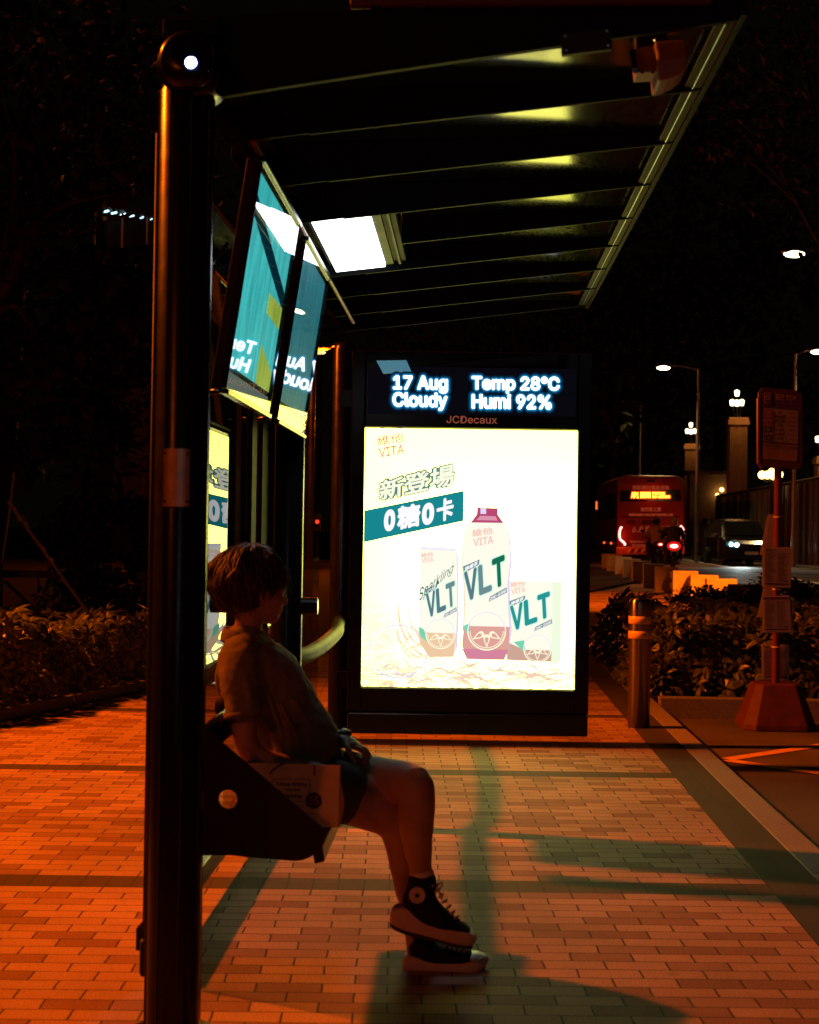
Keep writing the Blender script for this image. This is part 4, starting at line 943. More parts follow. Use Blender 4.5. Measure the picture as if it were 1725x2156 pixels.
for d_, k_ in ((0, 1.0), (.0005, 1.07), (.018, 1.07), (.0185, .98)):
    vs += [c0+t_*d_+aa_*(math.cos(2*math.pi*j/26)*37.5*S*k_)+bb_*(math.sin(2*math.pi*j/26)*37*S*k_) for j in range(26)]
b2.faces(vs, [(q*26+j, q*26+(j+1) % 26, (q+1)*26+(j+1) % 26, (q+1)*26+j) for q in range(3) for j in range(26)], M['shirt'], True); b2.build('sleeve_hem', wm_)
b.build('shirt', wm_, remesh=.0055, smooth=9, disp=(('fold_noise', .09, .016), ('fold_fine', .03, .006)))
b = MB()    # collar, standing at the back and opening into lapels
n = 22; vs = []
for k in range(n+1):
    t = k/n; a = R(-150+300*t); ca, sa = math.cos(a), math.sin(a)      # a = 0 at the nape
    fr = abs(t-.5)*2
    base = W(513, 1328, 0)+Vector((-.050*ca*(1 if ca > 0 else 1.2), .060*sa, -.012*(1-fr)+.0-.030*fr*(1 if ca < 0 else .3)))
    top_ = base+Vector((-.004*ca, .004*sa, .034*(1-fr**2)+.004)); fl = base+Vector((-.018*ca+.012*fr, .020*sa, -.014-.03*fr))
    vs += [base, top_, fl]
b.faces(vs, [(3*k, 3*k+3, 3*k+4, 3*k+1) for k in range(n)]+[(3*k+1, 3*k+4, 3*k+5, 3*k+2) for k in range(n)], M['shirt'], True)
for s_, dy in ((-1, -.052), (1, .052)):      # lapels
    q = [W(545, 1342, dy*.9), W(566, 1356, dy*.8), W(600, 1392, dy*.5), W(590, 1400, dy*1.0), W(560, 1378, dy*1.35), W(540, 1360, dy*1.4)]
    b.faces(q, [tuple(range(6))], M['shirt'], True)
o = b.build('collar', wm_); k = o.modifiers.new('s', 'SOLIDIFY'); k.thickness = .004; k = o.modifiers.new('u', 'SUBSURF'); k.levels = k.render_levels = 1
b = MB()    # button band down the front
cp_ = [(566, 1350), (601, 1391), (630, 1428), (654, 1470), (677, 1505), (702, 1555), (716, 1595)]
pts = spline([W(x+1, y, -.012) for x, y in cp_], 5); q = []
for i, p in enumerate(pts):
    t = (pts[min(i+1, len(pts)-1)]-pts[max(i-1, 0)]).normalized(); nn = Vector((0, 1, 0)).cross(t).normalized()
    if nn.x < 0: nn = -nn
    q += [p+nn*.004+Vector((0, -.016, 0)), p+nn*.006+Vector((0, .016, 0))]
b.faces(q, [(2*i, 2*i+1, 2*i+3, 2*i+2) for i in range(len(pts)-1)], M['shirt'], True)
o = b.build('button_band', wm_); k = o.modifiers.new('s', 'SOLIDIFY'); k.thickness = .005; k.offset = 0
M['button'] = mat('button', (.5, .3, .18), .35)
for x, y in ((636, 1444), (676, 1514), (706, 1572)):
    b = MB(); b.ball(W(x+4, y-4, -.016), (.0035, .007, .007), M['button'], 12, 8); b.build('button', wm_)
# shorts
b = MB(); m = M['shorts']
L(b, [(628, 1612, 0, 76, 126), (655, 1650, 0, 76, 132), (668, 1668, 0, 66, 128)], m, seg=28)
L(b, [(652, 1662, -.085, 72, 70), (700, 1668, -.08, 68, 68), (742, 1672, -.068, 62, 64)], m, seg=24)
L(b, [(652, 1652, .095, 70, 70), (704, 1644, .08, 66, 68), (748, 1642, .05, 61, 64)], m, seg=24)
b.build('shorts', wm_, remesh=.0065, smooth=3, disp=(('short_noise', .08, .008),))
# bracelet
b = MB(); c0, c1 = W(713, 1549, .057), W(724, 1554, .05); t = (c1-c0).normalized()
M['strap'] = mat('watch_strap', (.02, .015, .012), .4)
vs = []; seg = 22; u = t.orthogonal().normalized(); w_ = t.cross(u)
for d_, r_ in ((-.010, .0225), (-.010, .0262), (.010, .0262), (.010, .0225)):
    vs += [c1+t*d_+(u*math.cos(2*math.pi*k/seg)+w_*math.sin(2*math.pi*k/seg))*r_ for k in range(seg)]
b.faces(vs, [(j*seg+k, j*seg+(k+1) % seg, ((j+1) % 4)*seg+(k+1) % seg, ((j+1) % 4)*seg+k) for j in range(4) for k in range(seg)], M['strap'], True)
b.build('bracelet', wm_, bevel=.001)
# shoes: platform high-tops; outline sections along the foot
def sole_mesh(top, bot, wd, dy, m):
    """top / bot: lists of (px, py) outline points of equal length; wd: half widths"""
    b = MB(); n = len(top); seg = 16; vs = []
    for (tx, ty), (bx, by), w_ in zip(top, bot, wd):
        a, c = W(tx, ty, dy), W(bx, by, dy); mid = (a+c)/2; h = (a-c)/2
        for k in range(seg):
            an = 2*math.pi*k/seg; ca, sa = math.cos(an), math.sin(an); e = .38
            vs.append(mid+h*(math.copysign(abs(ca)**e, ca))+Vector((0, 1, 0))*(math.copysign(abs(sa)**e, sa)*w_))
    fs = [(i*seg+k, i*seg+(k+1) % seg, (i+1)*seg+(k+1) % seg, (i+1)*seg+k) for i in range(n-1) for k in range(seg)]
    fs += [tuple(range(seg)), tuple((n-1)*seg+k for k in range(seg))]
    b.faces(vs, fs, m, True); return b
wd = [.012, .028, .036, .038, .037, .038, .042, .045, .043, .034, .014]
# foot hanging in front (left)
topL = [(822, 1922), (827, 1909), (836, 1903), (866, 1906), (890, 1917), (914, 1929), (940, 1940), (972, 1951), (992, 1959), (1001, 1964), (1006, 1972)]
botL = [(820, 1930), (823, 1942), (833, 1949), (856, 1958), (880, 1964), (905, 1970), (930, 1976), (962, 1984), (984, 1988), (996, 1987), (1005, 1979)]
def shoe(top, bot, dy, upper, star, laces, toe, name_lab):
    b = sole_mesh(top, bot, wd, dy, M['rubber']); s = b.build('shoe', wm_, bevel=0)
    k = s.modifiers.new('u', 'SUBSURF'); k.levels = k.render_levels = 1
    # tread under the sole
    ot = [(x, y-3) for x, y in bot]; ob = [(x-1, y+5) for x, y in bot]
    o = sole_mesh(ot[1:-1], ob[1:-1], [v*.93 for v in wd[1:-1]], dy, M['outsole']); o.build('outsole', s)
    b = MB(); L(b, upper, M['canvas'], seg=22, res=4, ex=2.3); b.build('canvas_upper', s, remesh=.004, smooth=2)
    if star:
        (cx, cy), r_, sy = star; b = MB()
        q = [W(cx+r_*math.cos(R(a)), cy+r_*math.sin(R(a)), sy) for a in range(0, 360, 12)]; b.prism(q, (0, .004, 0), M['lace'])
        q = [W(cx+(r_*.5 if i % 2 == 0 else r_*.2)*math.sin(R(36*i+10)), cy-(r_*.5 if i % 2 == 0 else r_*.2)*math.cos(R(36*i+10)), sy-.0012) for i in range(10)]
        b.faces(q, [tuple(range(10))], M['canvas'])
        text(b, 'ALL', lambda u, v: W(cx-r_*.35+u*r_*.7, cy-r_*.60-v*r_*.22, sy-.0012), M['ink']); text(b, 'STAR', lambda u, v: W(cx-r_*.4+u*r_*.8, cy+r_*.84-v*r_*.22, sy-.0012), M['ink'])
        b.build('ankle_patch', s)
    for a_, c_ in laces:
        b = MB(); b.tube([W(*a_), (W(*a_)+W(*c_))/2+Vector((.006, 0, .007)), W(*c_)], .0038, M['lace'], 8, res=4); b.build('lace', s)
    if toe: 
        b = MB(); L(b, toe, M['white'], seg=18, res=4); b.build('toe_cap', s)
    return s
dyL, dyR = -.12, .0
upL = [(890, 1846, dyL, 28, 29), (888, 1872, dyL, 30, 31), (884, 1898, dyL, 36, 33), (900, 1918, dyL, 32, 34), (930, 1936, dyL, 23, 35), (960, 1949, dyL, 14, 33), (984, 1962, dyL, 10, 27)]
lacL = [((909+ i*8.0, 1866+i*11.5, dyL-.030+.002*i), (913+i*8.2, 1864+i*11.6, dyL+.026)) for i in range(8)]
s1 = shoe(topL, botL, dyL, upL, ((878.5, 1885.5), 17, dyL-.0465), lacL, None, '')
b = MB(); b.tube([W(921, 1862, dyL), W(931, 1857, dyL-.01), W(930, 1866, dyL-.02), W(923, 1872, dyL-.02)], .0028, M['lace'], 8); b.tube([W(921, 1864, dyL), W(926, 1880, dyL-.02), W(931, 1893, dyL-.03)], .0032, M['lace'], 8); b.build('lace', s1)
topR = [(849, 2018), (850, 2009), (856, 2006), (880, 2008), (905, 2012), (932, 2018), (962, 2022), (990, 2019), (1010, 2011), (1022, 2007), (1029, 2014)]
botR = [(847, 2030), (848, 2041), (857, 2047), (880, 2048), (905, 2049), (932, 2050), (962, 2051), (990, 2047), (1008, 2041), (1022, 2032), (1030, 2022)]
upR = [(884, 1950, dyR, 24, 25), (886, 1972, dyR, 26, 27), (889, 1992, dyR, 32, 30), (905, 2004, dyR, 24, 33), (935, 2008, dyR, 20, 36), (968, 2010, dyR, 17, 34), (988, 2012, dyR, 12, 30)]
lacR = [((936+i*10, 1994+i*2.6, dyR-.034), (944+i*10, 1989+i*3.0, dyR+.02)) for i in range(5)]
toeR = [(992, 2014, dyR, 9, 33), (1004, 2013, dyR, 9, 29), (1016, 2014, dyR, 6.5, 21)]
s2 = shoe(topR, botR, dyR, upR, None, lacR, toeR, '')
b = MB(); L(b, [(888, 1836, dyL, 25, 26.5), (889, 1846, dyL, 26, 27.5), (889, 1856, dyL, 26, 27.5)], M['lace'], seg=20); b.build('sock', wm_)

# ------------------------------------------------------------------ kraft paper bag on the bench
BGY = 4.225
bg_ = thing('paper_bag', 'kraft paper carrier bag with printed label and round 35 badge on the bench', 'paper bag', P(640, 1740, BGY+.04))
def B(px, py, dy=0.0): return P(px, py, BGY+dy)
nx, nz_ = 12, 9; TL, TR, BRt, BL = (517, 1606), (715, 1611), (712, 1742), (530, 1738)
def bq(u, v):   # u across, v up
    x = (BL[0]*(1-u)+BRt[0]*u)*(1-v)+(TL[0]*(1-u)+TR[0]*u)*v; y = (BL[1]*(1-u)+BRt[1]*u)*(1-v)+(TL[1]*(1-u)+TR[1]*u)*v
    return x, y
def crease(u, v): return .006*math.sin(3.1*u+5*v)*math.sin(math.pi*u)+.004*noise.noise(Vector((u*4, v*4, 3)))
b = MB(); vs = []; N1 = nx+1
for dy, sg_ in ((0, 1), (.085, -1)):
    for j in range(nz_+1):
        for i in range(nx+1):
            u, v = i/nx, j/nz_; x, y = bq(u, v); tp = .018*v*sg_
            vs.append(B(x, y, dy+tp+crease(u, v)*sg_))
        
def id_(s, i, j): return s*(N1*(nz_+1))+j*N1+i
fs = [(id_(s, i, j), id_(s, i+1, j), id_(s, i+1, j+1), id_(s, i, j+1)) for s in (0, 1) for i in range(nx) for j in range(nz_)]
# gusset sides with an outward fold, and the bottom
ed = []
for side_i, sgn in ((0, -1), (nx, 1)):
    col = []
    for j in range(nz_+1):
        a, c = vs[id_(0, side_i, j)], vs[id_(1, side_i, j)]
        f = .5-abs(j/nz_-.38); col.append(len(vs)); vs.append((a+c)/2+Vector((sgn*.016*max(f, .1)*2, 0, 0)))
    for j in range(nz_):
        fs += [(id_(0, side_i, j), col[j], col[j+1], id_(0, side_i, j+1)), (col[j], id_(1, side_i, j), id_(1, side_i, j+1), col[j+1])]
    ed.append(col)
for i in range(nx): fs.append((id_(0, i, 0), id_(0, i+1, 0), id_(1, i+1, 0), id_(1, i, 0)))
b.faces(vs, fs, M['kraft'], False); bagb = b.build('bag_body', bg_)
k = bagb.modifiers.new('s', 'SOLIDIFY'); k.thickness = .0012; k.offset = 0
def bp_(px, py, o=.0025):
    u = min(max((px-524)/190, 0), 1); v = min(max((1740-py)/131, 0), 1)
    return B(px, py, .018*v+crease(u, v)-o)
b = MB()
def bline(pts, wpx, m):
    for (x0, y0), (x1, y1) in zip(pts[:-1], pts[1:]):
        dx, dy = x1-x0, y1-y0; l = math.hypot(dx, dy); px_, py_ = -dy/l*wpx/2, dx/l*wpx/2
        b.faces([bp_(x0+px_, y0+py_), bp_(x1+px_, y1+py_), bp_(x1-px_, y1-py_), bp_(x0-px_, y0-py_)], [(0, 1, 2, 3)], m)
bline([(571, 1676), (572, 1646), (577, 1641), (583, 1640), (646, 1640), (653, 1644), (653, 1650), (650, 1680), (644, 1688), (570, 1684)], 1.3, M['ink2'])
def btext(s, x0, y0, x1, y1, m, bold=0): text(b, s, lambda u, v: bp_(x0+(x1-x0)*u, y1-(y1-y0)*v+(x1-x0)*u*.03, .003), m, bold)
btext('Love Story', 583, 1646, 647, 1656, M['ink2'], .03); btext('Moment!', 600, 1659, 632, 1665, M['ink2'], .02); btext('澳門特色手信', 583, 1672, 636, 1679, M['ink'], .04)
btext('Macau', 600, 1692, 634, 1697, M['ink2']); btext('Handmade in', 612, 1709, 672, 1714, M['ink2']); btext('Macau', 640, 1721, 662, 1726, M['ink2'])
b.build('printed_label', bagb, normals=False)
b = MB(); q = [bp_(660.6+18*math.cos(R(a)), 1686+18*math.sin(R(a)), .0035) for a in range(13, 360, 45)]; b.faces(q, [tuple(range(8))], M['ink'])
M['badge'] = mat('badge_numeral', (.34, .10, .06), .6)
text(b, '35', lambda u, v: bp_(650+21*u, 1695-18*v, .005), M['badge'], .02); b.build('round_badge', bagb, normals=False)
for pts in ([(569, 1629, -.003), (576, 1620, -.006), (588, 1612, -.004), (600, 1606, .02)], [(662.8, 1632, -.003), (662.6, 1622, -.006), (662, 1612, -.004), (655, 1604, .02)]):
    b = MB(); b.tube([B(*p) for p in pts], .0022, M['strap'], 8); b.build('handle', bg_)
# ------------------------------------------------------------------ planting
def leaflet(vs, fs, o, d, up_, ln, wd, droop):
    d = d.normalized(); s = d.cross(up_); s = s.normalized() if s.length > 1e-4 else Vector((1, 0, 0)); n = s.cross(d)
    a, m_, t = o, o+d*ln*.45+n*droop*.3*ln, o+d*ln-n*droop*ln
    i = len(vs); vs += [a, m_+s*wd/2-n*wd*.12, m_, m_-s*wd/2-n*wd*.12, o+d*ln*.78+s*wd*.32-n*droop*.35*ln, o+d*ln*.78-s*wd*.32-n*droop*.35*ln, t]
    fs += [(i, i+2, i+1), (i, i+3, i+2), (i+1, i+2, i+4), (i+2, i+3, i+5), (i+2, i+6, i+4), (i+2, i+5, i+6)]
def hedge(name, label, pts_fn, n, size, m, seed, leaf=7, group=None, root=None, cat='hedge'):
    r = random.Random(seed); t = thing(name, label, cat, root, 0, group); vs, fs = [], []; st = MB()
    for i in range(n):
        p, nrm = pts_fn(r); nrm = (nrm+Vector((r.gauss(0, .35), r.gauss(0, .35), r.gauss(0, .3)))).normalized()
        k0 = r.uniform(0, 6.28); sz = size*r.uniform(.6, 1.25); u = nrm.orthogonal().normalized(); w_ = nrm.cross(u); nl_ = leaf+r.randint(-1, 1)
        for k in range(nl_):
            a = k0+2*math.pi*k/nl_+r.uniform(-.2, .2); d = (u*math.cos(a)+w_*math.sin(a))+nrm*r.uniform(.0, .5)
            leaflet(vs, fs, p+d*.01, d, nrm, sz*r.uniform(.75, 1.1), sz*.42*r.uniform(.8, 1.2), r.uniform(.05, .45))
        if False: st.tube([p-nrm*.005, p-nrm*.12+Vector((0, 0, -.05)), Vector((p.x+r.uniform(-.05, .05), p.y+r.uniform(-.05, .05), .02))], .006, M['bark'], 5, res=2)
    b = MB(); b.faces(vs, fs, m, False); b.build('foliage', t, normals=False); st.bm.free()
    return t
hA, hB = Vector((-2.95, 9.75, 0)), Vector((-2.40, 12.05, 0)); hd = (hB-hA); hn = Vector((-hd.y, hd.x, 0)).normalized()
def left_pts(r):
    s = r.uniform(-.9, 1.25); q = r.random(); h = .46+.10*noise.noise(Vector((s*2.2, 1, 0)))
    if q < .55: p = hA+hd*s+hn*r.uniform(.05, 1.5); p.z = h+r.gauss(0, .05); return p, Vector((0, -.2, 1))
    p = hA+hd*s+hn*r.uniform(-.02, .14); p.z = r.uniform(.08, h); return p, -hn+Vector((0, 0, .5))
hedge('hedge', 'low hedge of broad variegated leaves along the left edge of the pavement', left_pts, 720, .12, M['leafA'], 5, root=hA+hd*.4+hn*.5)
def right_pts(r):
    y = r.uniform(12.05, 16.6); q = r.random(); xl = 1.36+.07*math.sin(y*2.3)-.10*max(0, 1-abs(y-14.6)/2); h = .55+.09*noise.noise(Vector((y*1.3, 4, 0)))
    if q < .38: p = Vector((r.uniform(xl, 5.0), r.uniform(12.1, 14.2), 0)); p.z = h-.10*max(0, (13-p.y))+r.gauss(0, .05); return p, Vector((0, -.3, 1))
    if q < .80: x = r.uniform(xl, 5.0); zz = r.uniform(.06, h); p = Vector((x, 12.02+.35*(zz/h)**1.5+r.uniform(0, .1), zz)); return p, Vector((0, -1, .45))
    zz = r.uniform(.06, h); p = Vector((xl-.05+.2*(zz/h)+r.uniform(0, .1), y, zz)); return p, Vector((-1, -.2, .5))
hedge('hedge', 'hedge of drooping broad leaves behind the steel bollard and the red sign base', right_pts, 1150, .13, M['leafA'], 6, root=(2.6, 13, .1))
def dark_pts(r):
    x = r.uniform(2.1, 6.2); y = r.uniform(15.6, 17.6); h = .62+.16*noise.noise(Vector((x*1.7, 9, 0)))-.25*max(0, 2.5-x)
    zz = h if r.random() < .5 else r.uniform(.3, h)
    return Vector((x, y if zz == h else 15.6+r.uniform(0, .2), zz+r.gauss(0, .04))), Vector((0, -.4, 1))
hedge('hedge', 'dark fine leaved hedge between the broad leaved hedge and the road', dark_pts, 2600, .06, M['leafB'], 8, 6, root=(4, 16.5, .1))
def back_pts(r):
    s = r.uniform(-.6, 1.6); p = hA+hd*s+hn*r.uniform(1.6, 3.6); h = .42+.18*noise.noise(Vector((p.x, p.y, 2))); p.z = r.uniform(.2, h); return p, Vector((0, -.5, 1))
hedge('shrubs', 'dark low shrubs behind the variegated hedge in front of the wooden fence', back_pts, 620, .14, M['leafB'], 9, 6, root=hA+hd*.4+hn*2.4, cat='shrubs')
def clump(cx, cy, h, rad):
    def f(r):
        a, q = r.uniform(0, 6.28), r.random()**.5; return Vector((cx+rad*q*math.cos(a), cy+rad*q*math.sin(a), r.uniform(.25, h)*(1-.35*q)+.1)), Vector((math.cos(a), math.sin(a)-.5, .5))
    return f
hedge('shrub', 'taller loose shrub left of the front post with a few orange lit leaves', clump(-3.25, 15.2, 1.75, .75), 300, .13, M['leafC'], 12, 6, root=(-3.25, 15.2, .05), cat='shrub')

def tree(label, loc, h, lean, crowns, n, leaf, seed, group='dark trees round the bus stop', lm='leafC', tr=.12):
    r = random.Random(seed); loc = Vector(loc); t = thing('tree', label, 'tree', loc, 0, group)
    top = loc+Vector((lean[0], lean[1], h)); b = MB(); mid = loc.lerp(top, .5)+Vector((r.uniform(-.2, .2), r.uniform(-.2, .2), 0))
    b.tube([loc, loc.lerp(mid, .5)+Vector((.05, 0, 0)), mid, top], tr, M['bark'], 12, taper=tr*.45)
    vs, fs = [], []
    for (cx, cy, cz, rad) in crowns:
        c = loc+Vector((cx, cy, cz)); st = mid.lerp(top, r.uniform(.0, .9))
        b.tube([st, st.lerp(c, .5)+Vector((r.uniform(-.3, .3), r.uniform(-.3, .3), .25)), c], tr*.38, M['bark'], 8, taper=tr*.1)
        for k in range(3):
            e = c+Vector((r.gauss(0, .6), r.gauss(0, .6), r.gauss(0, .4)))*rad; b.tube([st.lerp(c, .6), st.lerp(c, .7).lerp(e, .5)+Vector((0, 0, .1)), e], tr*.14, M['bark'], 6, taper=tr*.05)
        for k in range(int(n/len(crowns))):
            v = Vector((r.gauss(0, 1), r.gauss(0, 1), r.gauss(0, .8))).normalized()*rad*(r.random()**.45); p = c+v
            if noise.noise(p*(1.1/max(.6, rad*.4))) < -.12: continue
            if p.x < -2 and p.y < 45 and abs((p.x-CAMLOC.x)/p.y+.2115) < .028 and abs((p.z-1.2)/p.y-.190) < .016: continue   # the gap through which the far walkway shows
            d = Vector((r.gauss(0, 1), r.gauss(0, 1), r.gauss(-.3, .6))); leaflet(vs, fs, p, d, Vector((r.gauss(0, .5), r.gauss(0, .5), 1)), leaf*r.uniform(.6, 1.2), leaf*.45, .2)
    b.build('trunk', t); b = MB(); b.faces(vs, fs, M[lm], False); b.build('crown', t, normals=False); return t
tree('near tree with a curved trunk and broad leaves at the left edge', (-4.75, 13.2, .05), 3.6, (1.05, .2, 0), [(1.2, .4, 2.6, .8), (.3, .0, 3.6, 1.2), (1.7, .6, 4.0, 1.1), (1.3, .8, 1.9, .55), (.6, .6, 5.2, 1.6)], 2600, .20, 21, tr=.11)
tree('tall dark tree behind the lit walkway at upper left', (-9, 30, 0), 7, (.6, 0, 0), [(-1, 0, 6, 3), (2, 0, 8, 3), (0, 1, 11, 3.4), (-3, 1, 10, 3), (3, -1, 5, 2.2)], 4200, .42, 22, tr=.3)
tree('dark tree behind the fence left of the front post', (-5.2, 21, 0), 4, (.6, 0, 0), [(0, 0, 3, 1.6), (1.2, .2, 4.4, 1.5), (-1.4, .2, 4.6, 1.7), (.3, .4, 6, 1.7)], 3000, .24, 23, tr=.16)
tree('dark tree right above the advertising panel', (6.9, 82, 0), 9, (.4, 0, 0), [(0, 0, 6.2, 2.6), (-2.6, .4, 7.8, 3), (.6, .4, 8.6, 2.6), (0, .4, 11.6, 3.4)], 3600, .5, 24, tr=.3)
tree('large dark tree rising over the bus and the street lamp', (9.5, 90, 0), 12, (1, 0, 0), [(-6, 0, 9, 4.4), (0, 0, 14, 5.2), (6, 2, 17, 5), (-5, 2, 19, 5.5), (3, 3, 23, 6)], 5200, .8, 25, tr=.5)
tree('dark tree with long bare branches at upper right', (9.8, 37, 0), 8, (-1.2, 0, 0), [(-1.0, 0, 9, 2.0), (-3.2, .5, 10.5, 2.0), (.2, .2, 11.6, 2.2), (-2.4, .4, 12.6, 2.2)], 2200, .3, 26, tr=.2)
tree('dark tree behind the two tall pillars', (17, 112, 0), 12, (0, 0, 0), [(-5, 0, 9, 5), (3, 0, 10, 5), (0, 2, 15, 6), (-7, 3, 5, 4)], 4200, .8, 27, tr=.5)
tree('dark tree far behind the shelter and left of the bus', (2, 70, 0), 9, (0, 0, 0), [(-4, 0, 7, 3.5), (2.6, 0, 7, 3.2), (0, 2, 11, 4), (-6, 2, 12, 4)], 4200, .55, 28, tr=.4)
# slanting prop and post-and-rail fence
M['propm'] = mat('prop_metal', (.07, .06, .05), .35, .5)
pr = thing('support_pole', 'slanting thin steel prop with a collar rising from the left shrubs', 'pole', P(190, 1296, 12.0))
a, c = P(18, 1056, 12.0), P(196, 1304, 12.0); c = a+(c-a)*1.12
b = MB(); b.cyl(a, c, .014, M['propm'], 12); b.build('rod', pr); q = a.lerp(c, .13); b = MB(); b.cyl(a.lerp(c, .115), a.lerp(c, .145), .026, M['propm'], 14); b.build('collar', pr)
fn = thing('wooden_fence', 'low dark post and rail fence with crossed braces behind the shrubs', 'fence', (-4.2, 15.0, 0))
FX = [-7.2, -6.1, -5.1, -4.35, -3.62, -2.98, -2.35, -1.6]
for x in FX: b = MB(); b.box((x, 15, .43), (.07, .07, .86), M['wood']); b.build('post', fn, bevel=.006)
b = MB(); b.box((-4.4, 14.955, .75), (5.7, .03, .07), M['wood']); b.build('top_rail', fn)
for x0, x1 in zip(FX[:-1], FX[1:]):
    b = MB(); b.tube([(x0+.05, 14.96, .12), (x1-.05, 14.96, .68)], .018, M['wood'], 6, res=1); b.build('brace', fn); b = MB(); b.tube([(x0+.05, 15.03, .68), (x1-.05, 15.03, .12)], .018, M['wood'], 6, res=1); b.build('brace', fn)
# far lit walkway with six strip lights, upper left
wk = thing('covered_walkway', 'far covered walkway lit by a row of six cold strip lights', 'walkway', P(258, 470, 48))
M['tube'] = emis('strip_tube', (.45, .85, 1.0), 3.2, False); M['dimwall'] = mat('walkway_wall', (.12, .14, .14), .7)
WP = [(216, 439.5), (233, 443), (252, 446), (270, 449.5), (290, 453), (309, 456.5)]
q0, q1 = P(196, 436, 48), P(330, 461, 53); dz = Vector((0, 0, 1)); dpt = Vector((0, 2.0, 0))
b = MB(); b.prism([q0-dz*.0+dz*.08, q1+dz*.08, q1+dpt+dz*.08, q0+dpt+dz*.08], (0, 0, .18), M['blackmatt']); b.build('roof', wk)
b = MB(); b.prism([q0+dpt, q1+dpt, q1+dpt-dz*1.6, q0+dpt-dz*1.6], (0, .1, 0), M['blackmatt']); b.build('rear_wall', wk)
b = MB(); b.prism([q0-dz*1.6, q1-dz*1.6, q1-dz*1.6+dpt, q0-dz*1.6+dpt], (0, 0, -.15), M['blackmatt']); b.build('deck', wk)
for i in (0, 2, 4): 
    b = MB(); b.box(q0.lerp(q1, i/5)+Vector((.02, .3, -.75)), (.06, .06, 1.6), M['dimwall']); b.build('post', wk)
for i, (x, y) in enumerate(WP):
    p = P(x, y, 48.4+.8*i); b = MB(); b.cyl(p+Vector((-.085, .5, -.0)), p+Vector((.085, .5, .04)), .030, M['tube'], 10); b.build('tube_light', wk)
b = MB(); p = P(219.5, 460, 49.6); b.box(p, (.16, .04, .11), M['dimwall']); b.build('notice', wk)
for x0 in (-.0,):
    b = MB(); b.box((q0+q1)/2+Vector((0, 1, -1.65-4.2)), (1.4, 1.4, 8.2), M['blackmatt']); b.build('pier', wk)

# ------------------------------------------------------------------ bollard
g = G(1345, 1531); bo = thing('bollard', 'stainless steel bollard with two yellow bands beside the hedge', 'bollard', g)
b = MB(); b.lathe(g, [(.069, 0), (.069, .715), (.0695, .716), (.0695, .775), (.064, .792), (.052, .800), (.0, .802)], M['brushed'], 40); b.build('tube', bo)
for y0, y1 in ((1297, 1313), (1328, 1344)):
    z0, z1 = P(1345, y1, g.y).z, P(1345, y0, g.y).z; b = MB(); b.lathe((g.x, g.y, 0), [(.0697, z0), (.0712, z0+.001), (.0712, z1-.001), (.0697, z1)], M['yellowtape'], 40); b.build('yellow_band', bo)
# ------------------------------------------------------------------ bus stop flag sign
SY = 11.35; SX = P(1633, 1440, SY).x; sp = thing('bus_stop_sign', 'red bus stop flag sign on a pole with heavy red foot by the road', 'bus stop sign', (SX, SY, road_z(SY)))
z0 = road_z(SY); zt0 = P(1633, 1437, SY).z
b = MB(); pts = []
def ocx(w_, h_, z, c=.3): return [(SX+x, SY+y, z) for x, y in ((-w_, -h_*(1-c)), (-w_*(1-c), -h_), (w_*(1-c), -h_), (w_, -h_*(1-c)), (w_, h_*(1-c)), (w_*(1-c), h_), (-w_*(1-c), h_), (-w_, h_*(1-c)))]
v = ocx(.248, .248, z0+.002)+ocx(.245, .245, z0+.04)+ocx(.155, .155, zt0-.01)+ocx(.145, .145, zt0)
b.faces(v, [(8*j+k, 8*j+(k+1) % 8, 8*j+8+(k+1) % 8, 8*j+8+k) for j in range(3) for k in range(8)]+[tuple(range(8)), tuple(range(24, 32))], M['conc2']); b.build('foot', sp, bevel=.006)
top = P(1640, 985, SY); b = MB(); b.cyl((SX, SY, zt0), (SX+.0, SY, P(1636, 832, SY).z), .0265, M['red'], 18); b.build('pole', sp)
YB = SY-.045
def S_(px, py, o=0): return P(px, py, YB)+Vector((0, -o, 0))
b = MB(); out = [(1605, 816), (1680, 822), (1690, 832), (1691, 975), (1684, 988), (1604, 982), (1598, 972), (1598, 826)]
b.prism([S_(x, y) for x, y in out], (0, .05, 0), M['redsign']); bd = b.build('board', sp, bevel=.004)
b = MB()
fr_ = [(1596, 838), (1600, 838), (1600, 972), (1606, 984), (1604, 987), (1596, 975)]; b.prism([S_(x, y, .004) for x, y in fr_], (0, .06, 0), M['red'])
b.build('edge_rail', sp)
M['signpaper'] = mat('sign_paper', (.17, .12, .09), .6); M['signpaper2'] = mat('sign_paper_red', (.15, .08, .06), .6); M['signgold'] = mat('sign_letters', (.42, .26, .12), .5)
M['dkred'] = mat('route_red', (.14, .02, .02), .6); M['dkblue'] = mat('route_dark', (.03, .03, .03), .6)
def sq(b, pts, o, m): b.faces([S_(x, y, o) for x, y in pts], [tuple(range(len(pts)))], m)
def st_(b, s, x0, y0, x1, y1, o, m, bold=0): 
    k = (x1-x0)*.07; text(b, s, lambda u, v: S_(x0+(x1-x0)*u, y1-(y1-y0)*v+k*u, o), m, bold)
b = MB()
sq(b, [(1608, 859), (1681, 865), (1680, 935), (1607, 928)], .003, M['signpaper']); sq(b, [(1607, 932), (1680, 938), (1678, 972), (1606, 966)], .003, M['signpaper2'])
sq(b, [(1608.5, 862), (1628, 863.5), (1628, 899), (1608.5, 897.5)], .006, M['dkred']); sq(b, [(1608.5, 898), (1628, 899.5), (1627.5, 928.5), (1608, 926.5)], .006, M['dkblue'])
rows = ['21A', '26', '50 50B', '59', 'N2', 'N3 N5', '可']; names = ['福隆', '媽閣總站前地', '媽閣巴士總站', '高士德', '筷子基北灣', '亞馬喇前地', '澳門大學']
